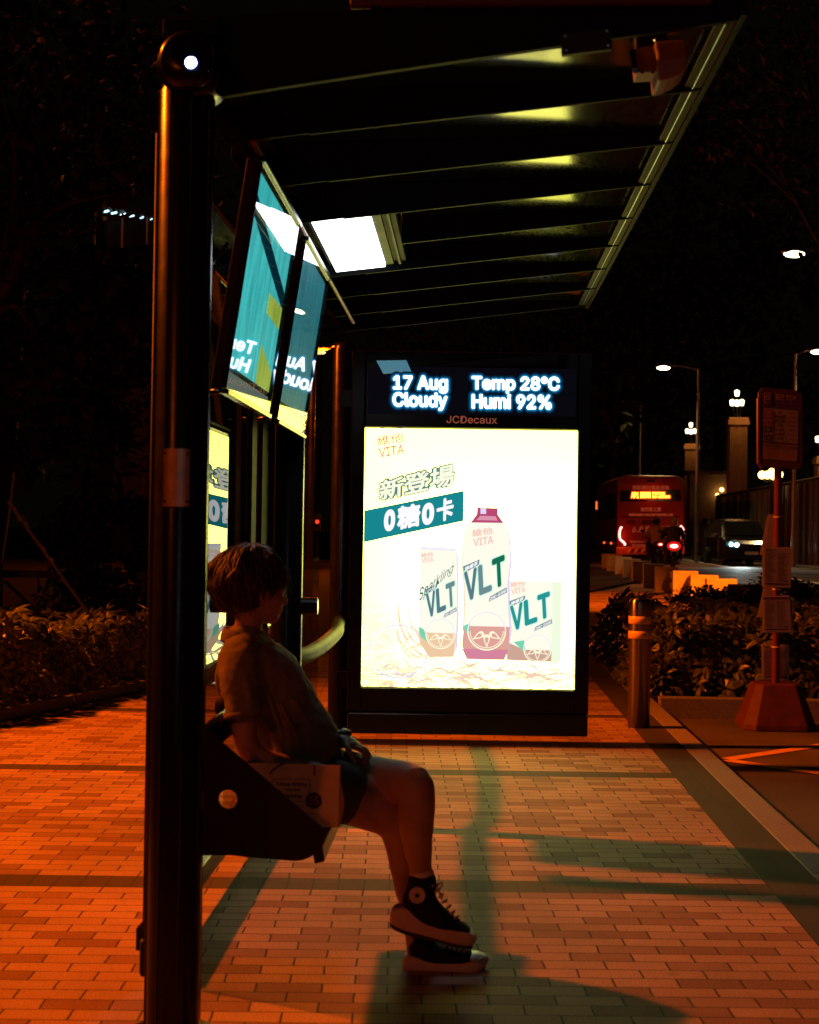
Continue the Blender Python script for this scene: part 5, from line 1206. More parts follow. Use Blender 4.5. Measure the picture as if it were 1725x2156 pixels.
for i, (r_, n_) in enumerate(zip(rows, names)):
    y = 864+9.2*i; wv = min(16, 3.4*len(r_)); st_(b, r_, 1618.3-wv/2, y, 1618.3+wv/2, y+5.6, .009, M['signgold'], .02)
    wv = 3.7*len(n_); st_(b, n_, 1642.5-wv/2, y+1.0, 1642.5+wv/2, y+6.8, .009, M['dkblue'], .03)
    for k in range(2): wv = (14, 19)[(i+k) % 2]; sq(b, [(1668-wv/2, y+4.2+2.2*k), (1668+wv/2, y+5.0+2.2*k), (1668+wv/2, y+5.8+2.2*k), (1668-wv/2, y+5.0+2.2*k)], .006, M['redsign'])
st_(b, '澳巴 TCM', 1631, 828, 1676, 842, .004, M['signgold'], .015); st_(b, 'Transportes', 1625, 844, 1676, 849, .004, M['red'])
sq(b, [(1609, 827), (1623, 828), (1623, 850), (1609, 849)], .004, M['signgold']); sq(b, [(1610, 828), (1622, 829), (1622, 849), (1610, 848)], .007, M['redsign'])
def sring(cx, cy, r, w_, o, m):
    for i in range(20):
        t0, t1 = R(18*i), R(18*i+18); sq(b, [(cx+r*math.cos(t0), cy+r*math.sin(t0)), (cx+r*math.cos(t1), cy+r*math.sin(t1)), (cx+(r-w_)*math.cos(t1), cy+(r-w_)*math.sin(t1)), (cx+(r-w_)*math.cos(t0), cy+(r-w_)*math.sin(t0))], o, m)
sring(1616, 838, 4.5, 1, .009, M['signgold']); sring(1652.5, 946, 6, 1, .006, M['dkblue'])
sq(b, [(1648.2, 941.4), (1649, 940.8), (1656.8, 950.6), (1656, 951.2)], .006, M['dkblue'])
st_(b, '此站只供上落客', 1609, 934, 1643, 939.5, .006, M['dkblue'], .02); st_(b, '禁止停車', 1661, 940, 1676, 945, .006, M['dkblue'], .03)
for i in range(7): sq(b, [(1610, 943+3.2*i), (1640-(i % 3)*5, 945+3.2*i), (1640-(i % 3)*5, 945.6+3.2*i), (1610, 943.6+3.2*i)], .006, M['dkred'])
b.build('sign_print', bd, normals=False)
# timetables in plastic sleeves taped to the pole (each a sheet that could be pulled off)
def sheet(label, quad, dy, tilt_top=None, header=None, title='50', tape=False, back=False):
    t = thing('timetable', label, 'timetable', P(quad[0][0], quad[2][1], SY+dy), group='timetables tied to the bus stop pole')
    Q = [P(x, y, SY+dy) for x, y in quad]; off = Vector((0, -1, 0))
    b = MB(); b.prism(Q, (0, .003, 0), M['paper']); pg = b.build('page', t)
    b = MB(); mi = M['ink2']
    def at(u, v, o=.0015): return (Q[0]*(1-u)+Q[1]*u)*(1-v)+(Q[3]*(1-u)+Q[2]*u)*v+off*o
    def bar(u0, v0, u1, v1, m): b.faces([at(u0, v0), at(u1, v0), at(u1, v1), at(u0, v1)], [(0, 1, 2, 3)], m)
    if not back:
        if header: bar(.04, .03, .96, .10, header)
        text(b, title, lambda u, v: at(.10+.2*u, .095-.05*v, .003), M['ink'] if header is None else M['signgold'], .03)
        rr = random.Random(len(label))
        for k in range(24):
            v = .16+.03*k
            for c_ in (0, 1): bar(.08+.44*c_, v, .08+.44*c_+rr.uniform(.2, .38), v+.011, mi)
        bar(.82, .82, .89, .86, mi); bar(.08, .90, .92, .93, M['ink'])
        b.build('print', pg, normals=False)
    else: b.bm.free()
    b = MB(); e = .025; R_ = lambda u, v: at(u, v, .004)
    b.prism([R_(-e, -e), R_(1+e, -e), R_(1+e, 1+e), R_(-e, 1+e)], (0, -.0012, 0), M['plast']); b.build('sleeve', t)
    b = MB(); c = at(.5, .06, .002); b.lathe((SX, SY, c.z), [(.0275, -.004), (.030, -.004), (.030, .004), (.0275, .004)], M['white'], 18); b.build('tie', t)
    return t
sheet('blank back of a sheet hanging crooked behind the pole, highest of the timetables', [(1617, 1083), (1646, 1084), (1634, 1172), (1600, 1168)], .045, back=True)
sheet('wide timetable in a creased plastic sleeve, largest on the red pole', [(1606, 1152), (1667, 1152), (1665, 1238), (1605, 1236)], -.045)
sheet('slanted sheet half hidden behind the timetables at mid pole', [(1608, 1236), (1640, 1236), (1632, 1300), (1595, 1299)], .05, back=True)
sheet('timetable with a dark red header in a torn plastic sleeve', [(1605, 1255), (1663, 1254), (1666, 1331), (1606, 1332)], -.05, header=M['dkred'], title='25')
sheet('plain timetable low behind the pole just above the red foot', [(1604, 1357), (1662, 1357), (1662, 1432), (1604, 1431)], .04)

# ------------------------------------------------------------------ concrete kerb blocks
blk = thing('concrete_block', 'x', 'concrete block', (0, 0, 0), 0, 'concrete barrier blocks along the far kerb')
b = MB(); b.box((0, 0, .27), (.46, .17, .54), M['concrete']); b.build('slab', blk, False, bevel=.012)
for z in (.17, .38):
    b = MB(); b.box((.10, -.34, z), (.13, .5, .12), M['concrete']); b.build('stub', blk, False, bevel=.008)
BX = [.0863, .0898, .0953, .1006, .1064, .1137, .1215, .1329, .1443, .1547, .1696]
LB = ['farthest small dark concrete block of the row behind the advertising panel', 'second farthest dark concrete block of the row', 'third farthest dark concrete block of the row', 'dark shaded concrete block left of the motorcycles', 'dark shaded concrete block just left of the nearer motorcycle wheels',
      'half shaded concrete block, last dark one before the lit blocks', 'lit concrete block farthest to the left of the orange lit ones', 'tallest looking orange lit concrete block, its whole front showing', 'orange lit concrete block partly behind the dark hedge, third of the lit ones', 'lit concrete block with a flat grey top close to the hedge', 'nearest concrete block with only its top showing above the dark hedge']
first = True
for rt, lb in zip(BX, LB):
    Y = 3.14/(rt-.0285); X = rt*Y
    if first: blk.location = (X, Y, .006); blk['label'] = lb; first = False
    else: copy_tree(blk, (X, Y, .006), lb)
# ------------------------------------------------------------------ lamps of the street
M['lampw'] = emis('street_lamp_lens', (1.0, .80, .45), 12, False); M['lampwarm'] = emis('globe_warm', (1.0, .86, .5), 5, False); M['lampor'] = emis('globe_orange', (1.0, .55, .14), 7, False)
def street_lamp(label, Y, base, top, head, group='street lamps'):
    zr = road_z(Y); p1 = P(*top, Y); t = thing('street_lamp', label, 'street lamp', (p1.x, Y, zr), 0, group)
    b = MB(); b.cyl((p1.x, Y, zr), p1, .09, M['galv'], 14, .05); b.build('pole', t)
    h = P(*head, Y); s_ = 1 if h.x > p1.x else -1
    b = MB(); b.tube([p1-Vector((0, 0, .05)), p1.lerp(h, .5)+Vector((0, 0, .06)), h+Vector((-s_*.25, 0, .02))], .035, M['galv'], 8); b.build('arm', t)
    b = MB(); b.ball(h, (.34, .14, .075), M['galv'], 16, 8); hd_ = b.build('lamp_head', t)
    b = MB(); b.ball(h+Vector((0, -.03, -.05)), (.27, .15, .09), M['lampw'], 16, 8); b.build('lens', hd_)
    l = lamp('street_lamp_light', h+Vector((0, 0, -.2)), 800, (1, .62, .25), .2, 110, h+Vector((s_*.6, 0, -5)), blend=.6); l.parent = t; l.matrix_parent_inverse = t.matrix_basis.inverted()
    return t
street_lamp('street lamp with its lit arm reaching left over the bus', 66, None, (1471, 776), (1397, 772))
street_lamp('street lamp at the right edge with only the lens and thin pole showing', 60, None, (1675, 745), (1722, 738))
street_lamp('nearest bright street lamp high up at the right, its pole out of the picture', 42, None, (1772, 528), (1672, 531))
dl = thing('unlit_lamp_post', 'thin unlit lamp post standing between the trees behind the bus', 'lamp post', (P(1349, 900, 80).x, 80, road_z(80)))
b = MB(); a = P(1349, 850, 80); b.cyl((a.x, 80, road_z(80)), a, .09, M['galv'], 12, .06); b.build('pole', dl); b = MB(); c = P(1306, 846, 80); b.tube([a, a.lerp(c, .5)+Vector((0, 0, .05)), c], .04, M['galv'], 8); b.build('arm', dl)
b = MB(); b.ball(c, (.3, .14, .08), M['galv'], 14, 8); b.build('lamp_head', dl)
# fluted pillars carrying lantern clusters
def pillar(label, pxl, pxr, pyt, Y, lant):
    zr = road_z(Y); a, c = P(pxl, pyt, Y), P(pxr, pyt, Y); w_ = (c.x-a.x); cx = (a.x+c.x)/2; H_ = a.z
    t = thing('stone_pillar', label, 'pillar', (cx, Y, zr), 0, 'fluted stone pillars with lanterns')
    b = MB(); n = 9; pts = []
    for sx_, sy_, dx, dy in ((-1, -1, 1, 0), (1, -1, 0, 1), (1, 1, -1, 0), (-1, 1, 0, -1)):
        for k in range(n):
            u = (k+.0)/n*w_*.88
            for uu, dd in ((.15, 0), (.3, .04), (.7, .04), (.85, 0)):
                q = u+uu*w_*.88/n; x = cx+sx_*w_*.44+dx*q; y = Y+sy_*w_*.44+dy*q; b_in = dd
                x += (-dy*b_in); y += (dx*b_in); pts.append((x, y, zr))
    b.prism(pts, (0, 0, H_-zr-.35), M['stone']); b.build('shaft', t)
    b = MB(); b.box((cx, Y, H_-.23), (w_*1.08, w_*1.08, .24), M['stone']); b.box((cx, Y, H_-.05), (w_*1.0, w_*1.0, .118), M['stone']); b.build('cap', t, bevel=.03)
    b = MB(); b.box((cx, Y, zr+.45), (w_*1.15, w_*1.15, .9), M['stone']); b.build('plinth', t, bevel=.03)
    l0 = [P(x, y, Y) for x, y in lant]; b = MB(); b.cyl((cx, Y, H_), l0[0]-Vector((0, 0, .12)), .035, M['blackmatt'], 10)
    for l in l0[1:]: b.tube([(cx, Y, H_+.15), ((cx+l.x)/2, Y, H_+.12), l-Vector((0, 0, .14))], .025, M['blackmatt'], 6)
    lb = b.build('lantern_stand', t)
    for l in l0:
        b = MB(); b.lathe(l, [(.05, -.14), (.09, -.12), (.12, .10), (.05, .15)], M['lampwarm'], 10); b.build('lantern', t)
    l = lamp('lantern_light', (cx, Y-w_*1.6, H_+.6), 60, (1, .42, .1), .15); l.parent = t; l.matrix_parent_inverse = t.matrix_basis.inverted()
    return t
pillar('fluted stone pillar nearer the road with a cluster of four white lanterns', 1532, 1574, 880, 75, [(1552, 828), (1542, 848), (1552, 849), (1562, 848)])
pillar('farther fluted pillar partly behind the lamp pole, right of the bus', 1439, 1471, 935, 100, [(1455, 895), (1447, 908), (1455, 909), (1463, 908)])
pillar('pillar at the right picture edge showing only its lanterns', 1716, 1756, 962, 75, [(1732, 906), (1722, 925), (1732, 926), (1742, 925)])
# warm lantern post behind the sign pole
lp = thing('lantern_post', 'ornate post with a cluster of glowing orange globes behind the sign pole', 'lantern post', (P(1624, 990, 48).x, 48, road_z(48)))
cx = P(1624, 1004, 48); b = MB(); b.cyl((cx.x, 48, road_z(48)), (cx.x, 48, cx.z-.05), .06, M['blackmatt'], 12, .035); b.build('pole', lp)
for x, y, r_ in ((1605, 1000, .12), (1616, 1000, .12), (1625, 993, .10), (1627, 1004, .09), (1639, 999, .14)):
    l = P(x, y, 48); b = MB(); b.tube([(cx.x, 48, cx.z-.08), ((cx.x+l.x)/2, 48, cx.z-.16), l-Vector((0, 0, r_))], .02, M['blackmatt'], 6); b.build('bracket', lp); b = MB(); b.ball(l, r_, M['lampor'], 14, 10); b.build('globe', lp)
# hoarding wall along the far side of the road
hw = thing('metal_hoarding', 'dark ribbed metal hoarding along the far side of the road', 'hoarding', (17, 66, 0))
a, c = P(1508, 1176, 77), P(1800, 1186, 54); a.z = .1; c.z = .2; d = (c-a); Lh = Vector((d.x, d.y, 0)).length; dn = Vector((d.x, d.y, 0)).normalized(); nn = Vector((-dn.y, dn.x, 0))
if nn.y > 0: nn = -nn
b = MB(); zt1, zt2 = P(1508, 1047, 77).z, P(1800, 996, 54).z
b.prism([a, c, Vector((c.x, c.y, zt2)), Vector((a.x, a.y, zt1))], -nn*.1, M['wall']); b.build('panel', hw)
b = MB(); b.tube([Vector((a.x, a.y, zt1+.06)), Vector((c.x, c.y, zt2+.06))], .06, M['wall'], 8, res=1); b.build('top_rail', hw)
rh = random.Random(4)
for k in range(44):
    s_ = (k+rh.uniform(.1, .9))/44; p = a+d*s_+nn*.05; h = (zt1+(zt2-zt1)*s_)
    b = MB(); b.box((p.x, p.y, p.z+(h-p.z)*.5), (.06+.12*rh.random(), .05, (h-p.z)*.98), M['galv' if rh.random() < .35 else 'wall']); b.build('stud', hw)
# dark gate building between the pillars
gb = thing('gate_building', 'dim stone gate building between the two pillars with a small orange lamp', 'building', (P(1505, 1100, 92).x, 92, 0))
a, c = P(1474, 1050, 92), P(1540, 1050, 92); zt1 = P(1505, 1000, 92).z
b = MB(); b.box(((a.x+c.x)/2, 92.5, zt1/2+.15), (c.x-a.x+1.2, 1, zt1-.3), M['stone']); b.build('wall', gb, bevel=.02)
b = MB(); b.box(((a.x+c.x)/2, 92.4, zt1+.1), (c.x-a.x+1.6, 1.4, .25), M['stone']); b.build('cornice', gb, bevel=.03)
for k in range(4): b = MB(); b.box((a.x+.3+.5*k, 91.97, 1.3), (.3, .06, 1.7), M['dark']); b.build('window', gb)
l = P(1520, 1031, 91.7); b = MB(); b.ball(l, .12, M['lampor'], 12, 8); b.ball(l+Vector((-.25, 0, -.3)), .1, M['lampor'], 12, 8); b.build('wall_lamp', gb)
# ------------------------------------------------------------------ traffic
M['tail'] = emis('tail_light', (1.0, .035, .012), 9, False); M['tailcore'] = emis('tail_core', (1.0, .62, .45), 3, False); M['disp'] = emis('bus_display', (1.0, .36, .03), 5, False); M['dispfringe'] = emis('bus_display_red', (.75, .03, .003), 1, False)
M['tailglow'] = emis('tail_lens', (.62, .008, .006), 1.1, False)
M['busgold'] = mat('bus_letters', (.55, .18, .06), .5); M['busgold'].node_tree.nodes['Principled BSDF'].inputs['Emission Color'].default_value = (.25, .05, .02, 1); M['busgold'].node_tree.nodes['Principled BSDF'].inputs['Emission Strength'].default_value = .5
BYY = 62.0; zr = road_z(BYY); bx = P(1370, 1100, BYY).x; bw = P(1441, 1100, BYY).x-P(1300, 1100, BYY).x
bus = thing('city_bus', 'red city bus seen from behind with a lit orange route display', 'bus', (bx, BYY, zr))
zt1 = P(1370, 1001, BYY).z; zb1 = P(1370, 1166, BYY).z
b = MB(); hw_ = bw/2; r_ = .28
prof = [(-hw_, zb1), (-hw_, zt1-r_), (-hw_+.06, zt1-.12), (-hw_+.22, zt1-.02), (-hw_+.4, zt1), (hw_-.4, zt1), (hw_-.22, zt1-.02), (hw_-.06, zt1-.12), (hw_, zt1-r_), (hw_, zb1)]
b.prism([(bx+x, BYY, z) for x, z in prof], (0, 10.5, 0), M['busred']); bb = b.build('body', bus, bevel=.05)
def U(px, py, o=.02): return P(px, py, BYY)+Vector((0, -o, 0))
def uq(b, pts, o, m): b.faces([U(x, y, o) for x, y in pts], [tuple(range(len(pts)))], m)
for i, y in enumerate((1011, 1017)): b = MB(); b.prism([U(1306, y), U(1433, y-1), U(1433, y), U(1306, y+1)], (0, -.03, 0), M['busred']); b.build('roof_ridge', bus)
b = MB(); b.prism([U(1306, 1033, .01), U(1432, 1031, .01), U(1434, 1055, .01), U(1306, 1056, .01)], (0, -.012, 0), M['dark']); rw = b.build('rear_window', bus)
b = MB(); b.prism([U(1362, 1011), U(1378, 1011), U(1378, 1015), U(1362, 1015)], (0, -.08, 0), M['dark']); b.build('camera_pod', bus)
def utext(b, s, x0, y0, x1, y1, o, m, bold=0, shear=0): text(b, s, lambda u, v: U(x0+(x1-x0)*u, y1-(y1-y0)*v, o), m, bold, shear)
b = MB(); utext(b, '家居/建材/電器/家裝', 1332, 1022, 1409, 1031, .03, M['busgold'], .02); utext(b, '居然家之寶', 1349, 1068, 1392, 1077, .03, M['busgold'], .02); utext(b, '齊家易建材 就在澳門居然家之寶', 1324, 1081, 1417, 1087, .03, M['busgold'], .03)
utext(b, '6.8', 1331, 1108, 1354, 1121, .03, M['busgold'], .01, .2); utext(b, '盛大開幕', 1358, 1107, 1414, 1121, .03, M['busgold'], .01); utext(b, '電話2833 1777', 1326, 1138, 1372, 1143, .03, M['busgold'], .02); utext(b, '澳門居然家之寶', 1330, 1146, 1372, 1151, .03, M['busgold'], .02)
b.build('advert_lettering', bb, normals=False)
b = MB()
for o, m, bo, gr in ((.035, M['dispfringe'], .10, 2.5), (.04, M['disp'], .05, 0)):
    utext(b, 'AP1', 1329-gr, 1036-gr, 1345+gr, 1049+gr, o, m, bo); utext(b, '關閘', 1348-gr, 1036-gr, 1370+gr, 1049+gr, o, m, bo); utext(b, 'PORTAS', 1373-gr, 1036-gr, 1400+gr, 1042+gr*.5, o, m, bo); utext(b, 'DO CERCO', 1373-gr, 1043-gr*.5, 1411+gr, 1049+gr, o, m, bo)
b.build('route_display', rw, normals=False)
uv = [(1308, 1088), (1432, 1087), (1432, 1088.4), (1308, 1089.4)]; b = MB(); b.prism([U(x, y, .005) for x, y in uv], (0, -.01, 0), M['dark']); b.build('panel_gap', bb)
b = MB()
for x0, x1 in ((1320, 1340), (1352, 1392)):
    for k in range(int((x1-x0)/3)): uq(b, [(x0+3*k, 1095), (x0+3*k+1.4, 1095), (x0+3*k+1.4, 1104), (x0+3*k, 1104)], .01, M['dark'])
b.build('grille', bb, normals=False)
for pts in ([(1309, 1109), (1305, 1116), (1304, 1128), (1306, 1136), (1313, 1142), (1316, 1148)], [(1432, 1107), (1437, 1113), (1439, 1122), (1437, 1130), (1433, 1134)]):
    b = MB(); b.tube([U(x, y, .06) for x, y in pts], .075, M['tailglow'], 10); tl_ = b.build('tail_light', bus); b = MB(); b.tube([U(x, y, .13) for x, y in pts], .034, M['tailcore'], 8); b.build('lit_strip', tl_)
b = MB(); b.prism([U(1297, 1152), U(1440, 1150), U(1441, 1167), U(1297, 1169)], (0, -.10, 0), mat('bus_bumper', (.5, .17, .03), .45)); bm_ = b.build('bumper', bus, bevel=.03)
b = MB()
for k in range(7):
    x = 1318+14.5*k; uq(b, [(x, 1163.5), (x+7.2, 1163.5), (x+12, 1155.5), (x+4.8, 1155.5)], .13, M['yellowtape']); uq(b, [(x+7.2, 1163.5), (x+14.5, 1163.5), (x+19.3, 1155.5), (x+12, 1155.5)], .13, M['red'])
b.build('chevron_strip', bm_, normals=False)
b = MB(); b.box((bx, BYY+.6, zb1-.02), (bw*.96, 1.0, .45), M['tyre']); b.build('undercarriage', bus)
for x in (-hw_+.2, hw_-.2):
    for y in (1.9, 7.9): b = MB(); b.cyl((bx+x-.13, BYY+y, zr+.48), (bx+x+.13, BYY+y, zr+.48), .48, M['tyre'], 24); b.build('wheel', bus, bevel=.03)
M['cabin'] = emis('bus_side_window', (.05, .08, .075), .35, False)
for k in range(6): b = MB(); b.box((bx-hw_-.012, BYY+1.2+1.55*k, zt1-1.15), (.03, 1.4, .95), M['dark']); wn = b.build('side_window', bus); 
M['ind'] = emis('side_indicator', (1, .12, .02), 2, False)
b = MB(); b.box((bx-hw_-.03, BYY+9.6, zt1-1.0), (.05, .25, .35), M['ind']); b.build('side_lamp', bus)
for k, m in ((2.2, 'ind'), (5.5, 'ind')): b = MB(); b.ball((bx-hw_-.02, BYY+k, zr+.75), .045, M[m], 8, 6); b.build('side_marker', bus)

def person_mesh(b, sk, m):  # sk: chains in local metres
    for ch in sk: b.loft([(Vector(p), a, c) for p, a, c in ch], m, seg=14, res=3, yref=Vector((0, 1, 0)) if abs(ch[0][0][2]-ch[-1][0][2]) > .2 else Vector((0, 0, 1)))
M['jktA'] = mat('jacket_tan', (.36, .22, .12), .8); M['jktB'] = mat('jacket_black', (.015, .012, .012), .7); M['trous'] = mat('trousers', (.03, .028, .03), .8); M['helmA'] = mat('helmet_black', (.012, .012, .014), .2); M['helmB'] = mat('helmet_brown', (.20, .12, .07), .25)
M['moto'] = mat('scooter_paint', (.03, .01, .01), .25)
def scooter(label, plabel, px, py_bottom, Y, jk, hm, tail_sz, hi, rot):
    zr = road_z(Y); x = P(px, 1180, Y).x
    t = thing('motorcycle', label, 'motorcycle', (x, Y, zr), rot, 'motorcycles waiting behind the bus')
    def bl(name, m_, fn, par=t, bev=0):
        b = MB(); fn(b); return b.build(name, par, False, bevel=bev)
    for y in (-.62, .66):
        b = MB(); n, k = 28, 10; vs = []
        for i in range(n):
            a = 2*math.pi*i/n
            for j in range(k):
                c = 2*math.pi*j/k; rr = .235+.055*math.cos(c); vs.append((.055*math.sin(c), y+rr*math.cos(a), .29+rr*math.sin(a)))
        b.faces(vs, [(i*k+j, ((i+1) % n)*k+j, ((i+1) % n)*k+(j+1) % k, i*k+(j+1) % k) for i in range(n) for j in range(k)], M['tyre'], True); w_ = b.build('wheel', t, False)
        b = MB(); b.cyl((-.03, y, .29), (.03, y, .29), .15, M['galv'], 16); b.build('rim', w_, False)
    bl('fairing', None, lambda b: b.loft([(Vector((0, -.78, .80)), .05, .10), (Vector((0, -.45, .72)), .12, .17), (Vector((0, 0, .55)), .14, .17), (Vector((0, .35, .45)), .09, .16), (Vector((0, .55, .75)), .10, .17), (Vector((0, .5, 1.0)), .06, .14)], M['moto'], seg=16, yref=Vector((1, 0, 0))))
    bl('seat', None, lambda b: b.loft([(Vector((0, -.7, .86)), .05, .11), (Vector((0, -.3, .84)), .06, .15), (Vector((0, .1, .80)), .05, .12)], M['blackmatt'], seg=14, yref=Vector((1, 0, 0))))
    bl('handlebar', None, lambda b: b.tube([(-.36, .38, 1.05), (-.18, .46, 1.02), (.18, .46, 1.02), (.36, .38, 1.05)], .018, M['blackmatt'], 8))
    for s_ in (-1, 1):
        b = MB(); b.tube([(s_*.25, .44, 1.03), (s_*.34, .42, 1.22)], .008, M['blackmatt'], 6, res=1); b.ball((s_*.40, .41, 1.26), (.075, .02, .05), M['blackmatt'], 12, 8); b.build('mirror', t, False)
    b = MB(); b.ball((0, -.80, .80), (.15*tail_sz, .05, .10*tail_sz), M['tailglow'], 16, 10); tl_ = b.build('tail_light', t, False)
    b = MB(); b.ball((0, -.86, .80), (.085*tail_sz, .02, .042*tail_sz), M['tailcore'], 14, 8); b.build('lit_lens', tl_, False)
    bl('number_plate', None, lambda b: b.box((0, -.82, .58), (.20, .012, .13), M['paper']), bev=.004)
    bl('mudguard', None, lambda b: b.loft([(Vector((0, -.86, .62)), .02, .09), (Vector((0, -.8, .46)), .02, .09), (Vector((0, -.86, .3)), .015, .08)], M['blackmatt'], seg=10, yref=Vector((1, 0, 0))))
    bl('exhaust', None, lambda b: b.cyl((.17, -.75, .34), (.17, -.1, .28), .055, M['galv'], 14))
    p = thing('person', plabel, 'person', (x, Y, zr), rot, 'motorcycle riders'); SK = M['skin']
    tors = [((0, -.28, .86), .15, .20), ((0, -.25, 1.05), .13, .185), ((0, -.2, 1.25), .13, .215), ((0, -.16, 1.38), .08, .16), ((0, -.14, 1.47), .055, .06)]
    lg = [[((s_*.11, -.25, .86), .09, .10), ((s_*.24, .12, .84), .075, .08), ((s_*.20, .18, .45), .055, .06), ((s_*.18, .25, .22), .045, .05)] for s_ in (-1, 1)]
    ar = [[((s_*.20, -.18, 1.36), .065, .065), ((s_*.32, -.02, 1.14), .05, .05), ((s_*.33, .34, 1.07), .035, .04)] for s_ in (-1, 1)]
    b = MB()
    for ch in [tors]+lg+ar: b.loft([(Vector(q), a, c) for q, a, c in ch], SK, seg=14, res=3, yref=Vector((1, 0, 0)))
    for s_ in (-1, 1): b.ball((s_*.335, .37, 1.065), (.035, .05, .04), SK, 12, 8)
    b.ball((0, -.12, 1.56), (.085, .10, .12), SK, 16, 12); b.build('body', p, False, remesh=.014, smooth=3)
    b = MB()
    for ch in [tors[:4]]+[a[:2]+[(a[2][0], .045, .045)] for a in ar]: b.loft([(Vector(q), a*1.12+.012, c*1.1+.012) for q, a, c in ch], jk, seg=16, res=3, yref=Vector((1, 0, 0)))
    b.build('jacket', p, False, remesh=.016, smooth=3, disp=(('jk', .09, .03),))
    b = MB()
    for ch in lg: b.loft([(Vector(q), a*1.15, c*1.15) for q, a, c in ch], M['trous'], seg=14, res=3, yref=Vector((1, 0, 0)))
    b.build('trousers', p, False, remesh=.016, smooth=2)
    b = MB(); b.ball((0, -.12, 1.58), (.135, .15, .14), hm, 20, 14); h = b.build('helmet', p, False)
    b = MB(); b.ball((0, -.03, 1.57), (.12, .07, .07), M['dark'], 16, 10); b.build('visor', h, False)
    return t
scooter('dark motorcycle with a small red tail light, left of the pair behind the bus', 'motorcycle rider in a pale tan jacket and black helmet behind the bus', 1380, 1192, 57, M['jktA'], M['helmA'], .75, 0, R(5))
scooter('nearer dark motorcycle with a large glowing red tail light behind the bus', 'motorcycle rider in a black jacket and brown helmet, right of the pair', 1417, 1197, 52.5, M['jktB'], M['helmB'], 1.5, 0, R(-5))
# ------------------------------------------------------------------ oncoming car
CY = 61.0; zr = road_z(CY); cx = P(1583, 1140, CY).x
car = thing('parked_van', 'dark people carrier facing the camera with cold white headlights on', 'car', (cx, CY, zr), R(4))
M['carp'] = mat('car_paint', (.012, .012, .014), .18, .0, .5, .05, 10, 0, 60, .6)
b = MB(); secs = [(0.0, .92, .28, .78), (.12, .95, .22, .92), (.75, .97, .2, 1.05), (1.05, .97, .2, 1.10), (1.75, .90, .2, 1.68), (2.2, .88, .2, 1.76), (4.2, .86, .2, 1.74), (4.6, .88, .25, 1.5), (4.75, .86, .3, 1.1)]
vs = []; prof = [(-1, .0), (-1, .52), (-.92, .62), (-.80, .93), (-.68, 1), (.68, 1), (.80, .93), (.92, .62), (1, .52), (1, 0)]
for y, hw_, z0_, z1_ in secs:
    for px_, pz in prof:
        wx = px_*hw_; zz = z0_+(min(z1_, 1.05)-z0_)*pz/.52 if pz <= .52 else min(z1_, 1.05)+(max(z1_-1.05, .02))*(pz-.52)/.48
        vs.append((wx, y, zz))
n = len(prof); b.faces(vs, [(i*n+k, i*n+k+1, (i+1)*n+k+1, (i+1)*n+k) for i in range(len(secs)-1) for k in range(n-1)]+[tuple(range(n)), tuple((len(secs)-1)*n+k for k in range(n))]+[(i*n, (i+1)*n, (i+1)*n+n-1, i*n+n-1) for i in range(len(secs)-1)], M['carp'], False)
b.build('body', car, False, bevel=.05, segs=3)
b = MB(); b.prism([(-.78, 1.02, 1.12), (.78, 1.02, 1.12), (.66, 1.66, 1.66), (-.66, 1.66, 1.66)], (0, -.035, .02), M['dark']); b.build('windscreen', car, False)
b = MB(); b.prism([(-.55, -.012, .62), (.55, -.012, .62), (.5, -.012, .80), (-.5, -.012, .80)], (0, .02, 0), M['blackmatt']); b.build('grille', car, False)
M['head'] = emis('headlight', (.72, 1.0, 1.0), 10, False); M['headrim'] = emis('headlight_glow', (.01, .17, .21), .8, False)
for s_ in (-1, 1):
    b = MB(); b.ball((s_*.68, .03, .80), (.27, .09, .13), M['headrim'], 18, 10); h = b.build('headlight', car, False)
    for dx, rx in ((-.10, .10), (.11, .11)): b = MB(); b.ball((s_*.68+dx, -.06, .80-.02*(dx > 0)), (rx*.75, .03, .075), M['head'], 12, 8); b.build('bulb', h, False)
    b = MB(); b.ball((s_*1.04, 1.15, 1.12), (.10, .06, .08), M['carp'], 12, 8); b.build('mirror', car, False)
    for y in (.85, 3.7): b = MB(); b.cyl((s_*.74, y, .33), (s_*.95, y, .33), .33, M['tyre'], 22); b.build('wheel', car, False, bevel=.02)
b = MB(); b.box((0, -.02, .48), (.5, .02, .11), M['paper']); b.build('number_plate', car, False)
b = MB()
for x in (-.35, .0, .3): b.ball((x, 2.0, 1.775), (.06, .03, .02), M['lampor'], 8, 6)
b.bm.free()
# red car just behind, seen past its left side
c2 = thing('hatchback', 'dark hatchback with red tail lights half hidden left of the people carrier', 'car', (P(1527, 1140, 66).x, 66.5, road_z(66)))
b = MB(); vs = []
secs = [(0, .80, .30, .9), (.1, .84, .24, 1.15), (.5, .84, .2, 1.42), (1.6, .82, .2, 1.46), (2.6, .84, .2, 1.0), (3.6, .80, .24, .85), (3.8, .74, .3, .7)]
for y, hw_, z0_, z1_ in secs:
    for px_, pz in prof:
        zz = z0_+(min(z1_, .92)-z0_)*pz/.52 if pz <= .52 else min(z1_, .92)+(max(z1_-.92, .02))*(pz-.52)/.48; vs.append((px_*hw_, y, zz))
b.faces(vs, [(i*n+k, i*n+k+1, (i+1)*n+k+1, (i+1)*n+k) for i in range(len(secs)-1) for k in range(n-1)]+[tuple(range(n)), tuple((len(secs)-1)*n+k for k in range(n))]+[(i*n, (i+1)*n, (i+1)*n+n-1, i*n+n-1) for i in range(len(secs)-1)], M['carp'], False)
b.build('body', c2, False, bevel=.04)
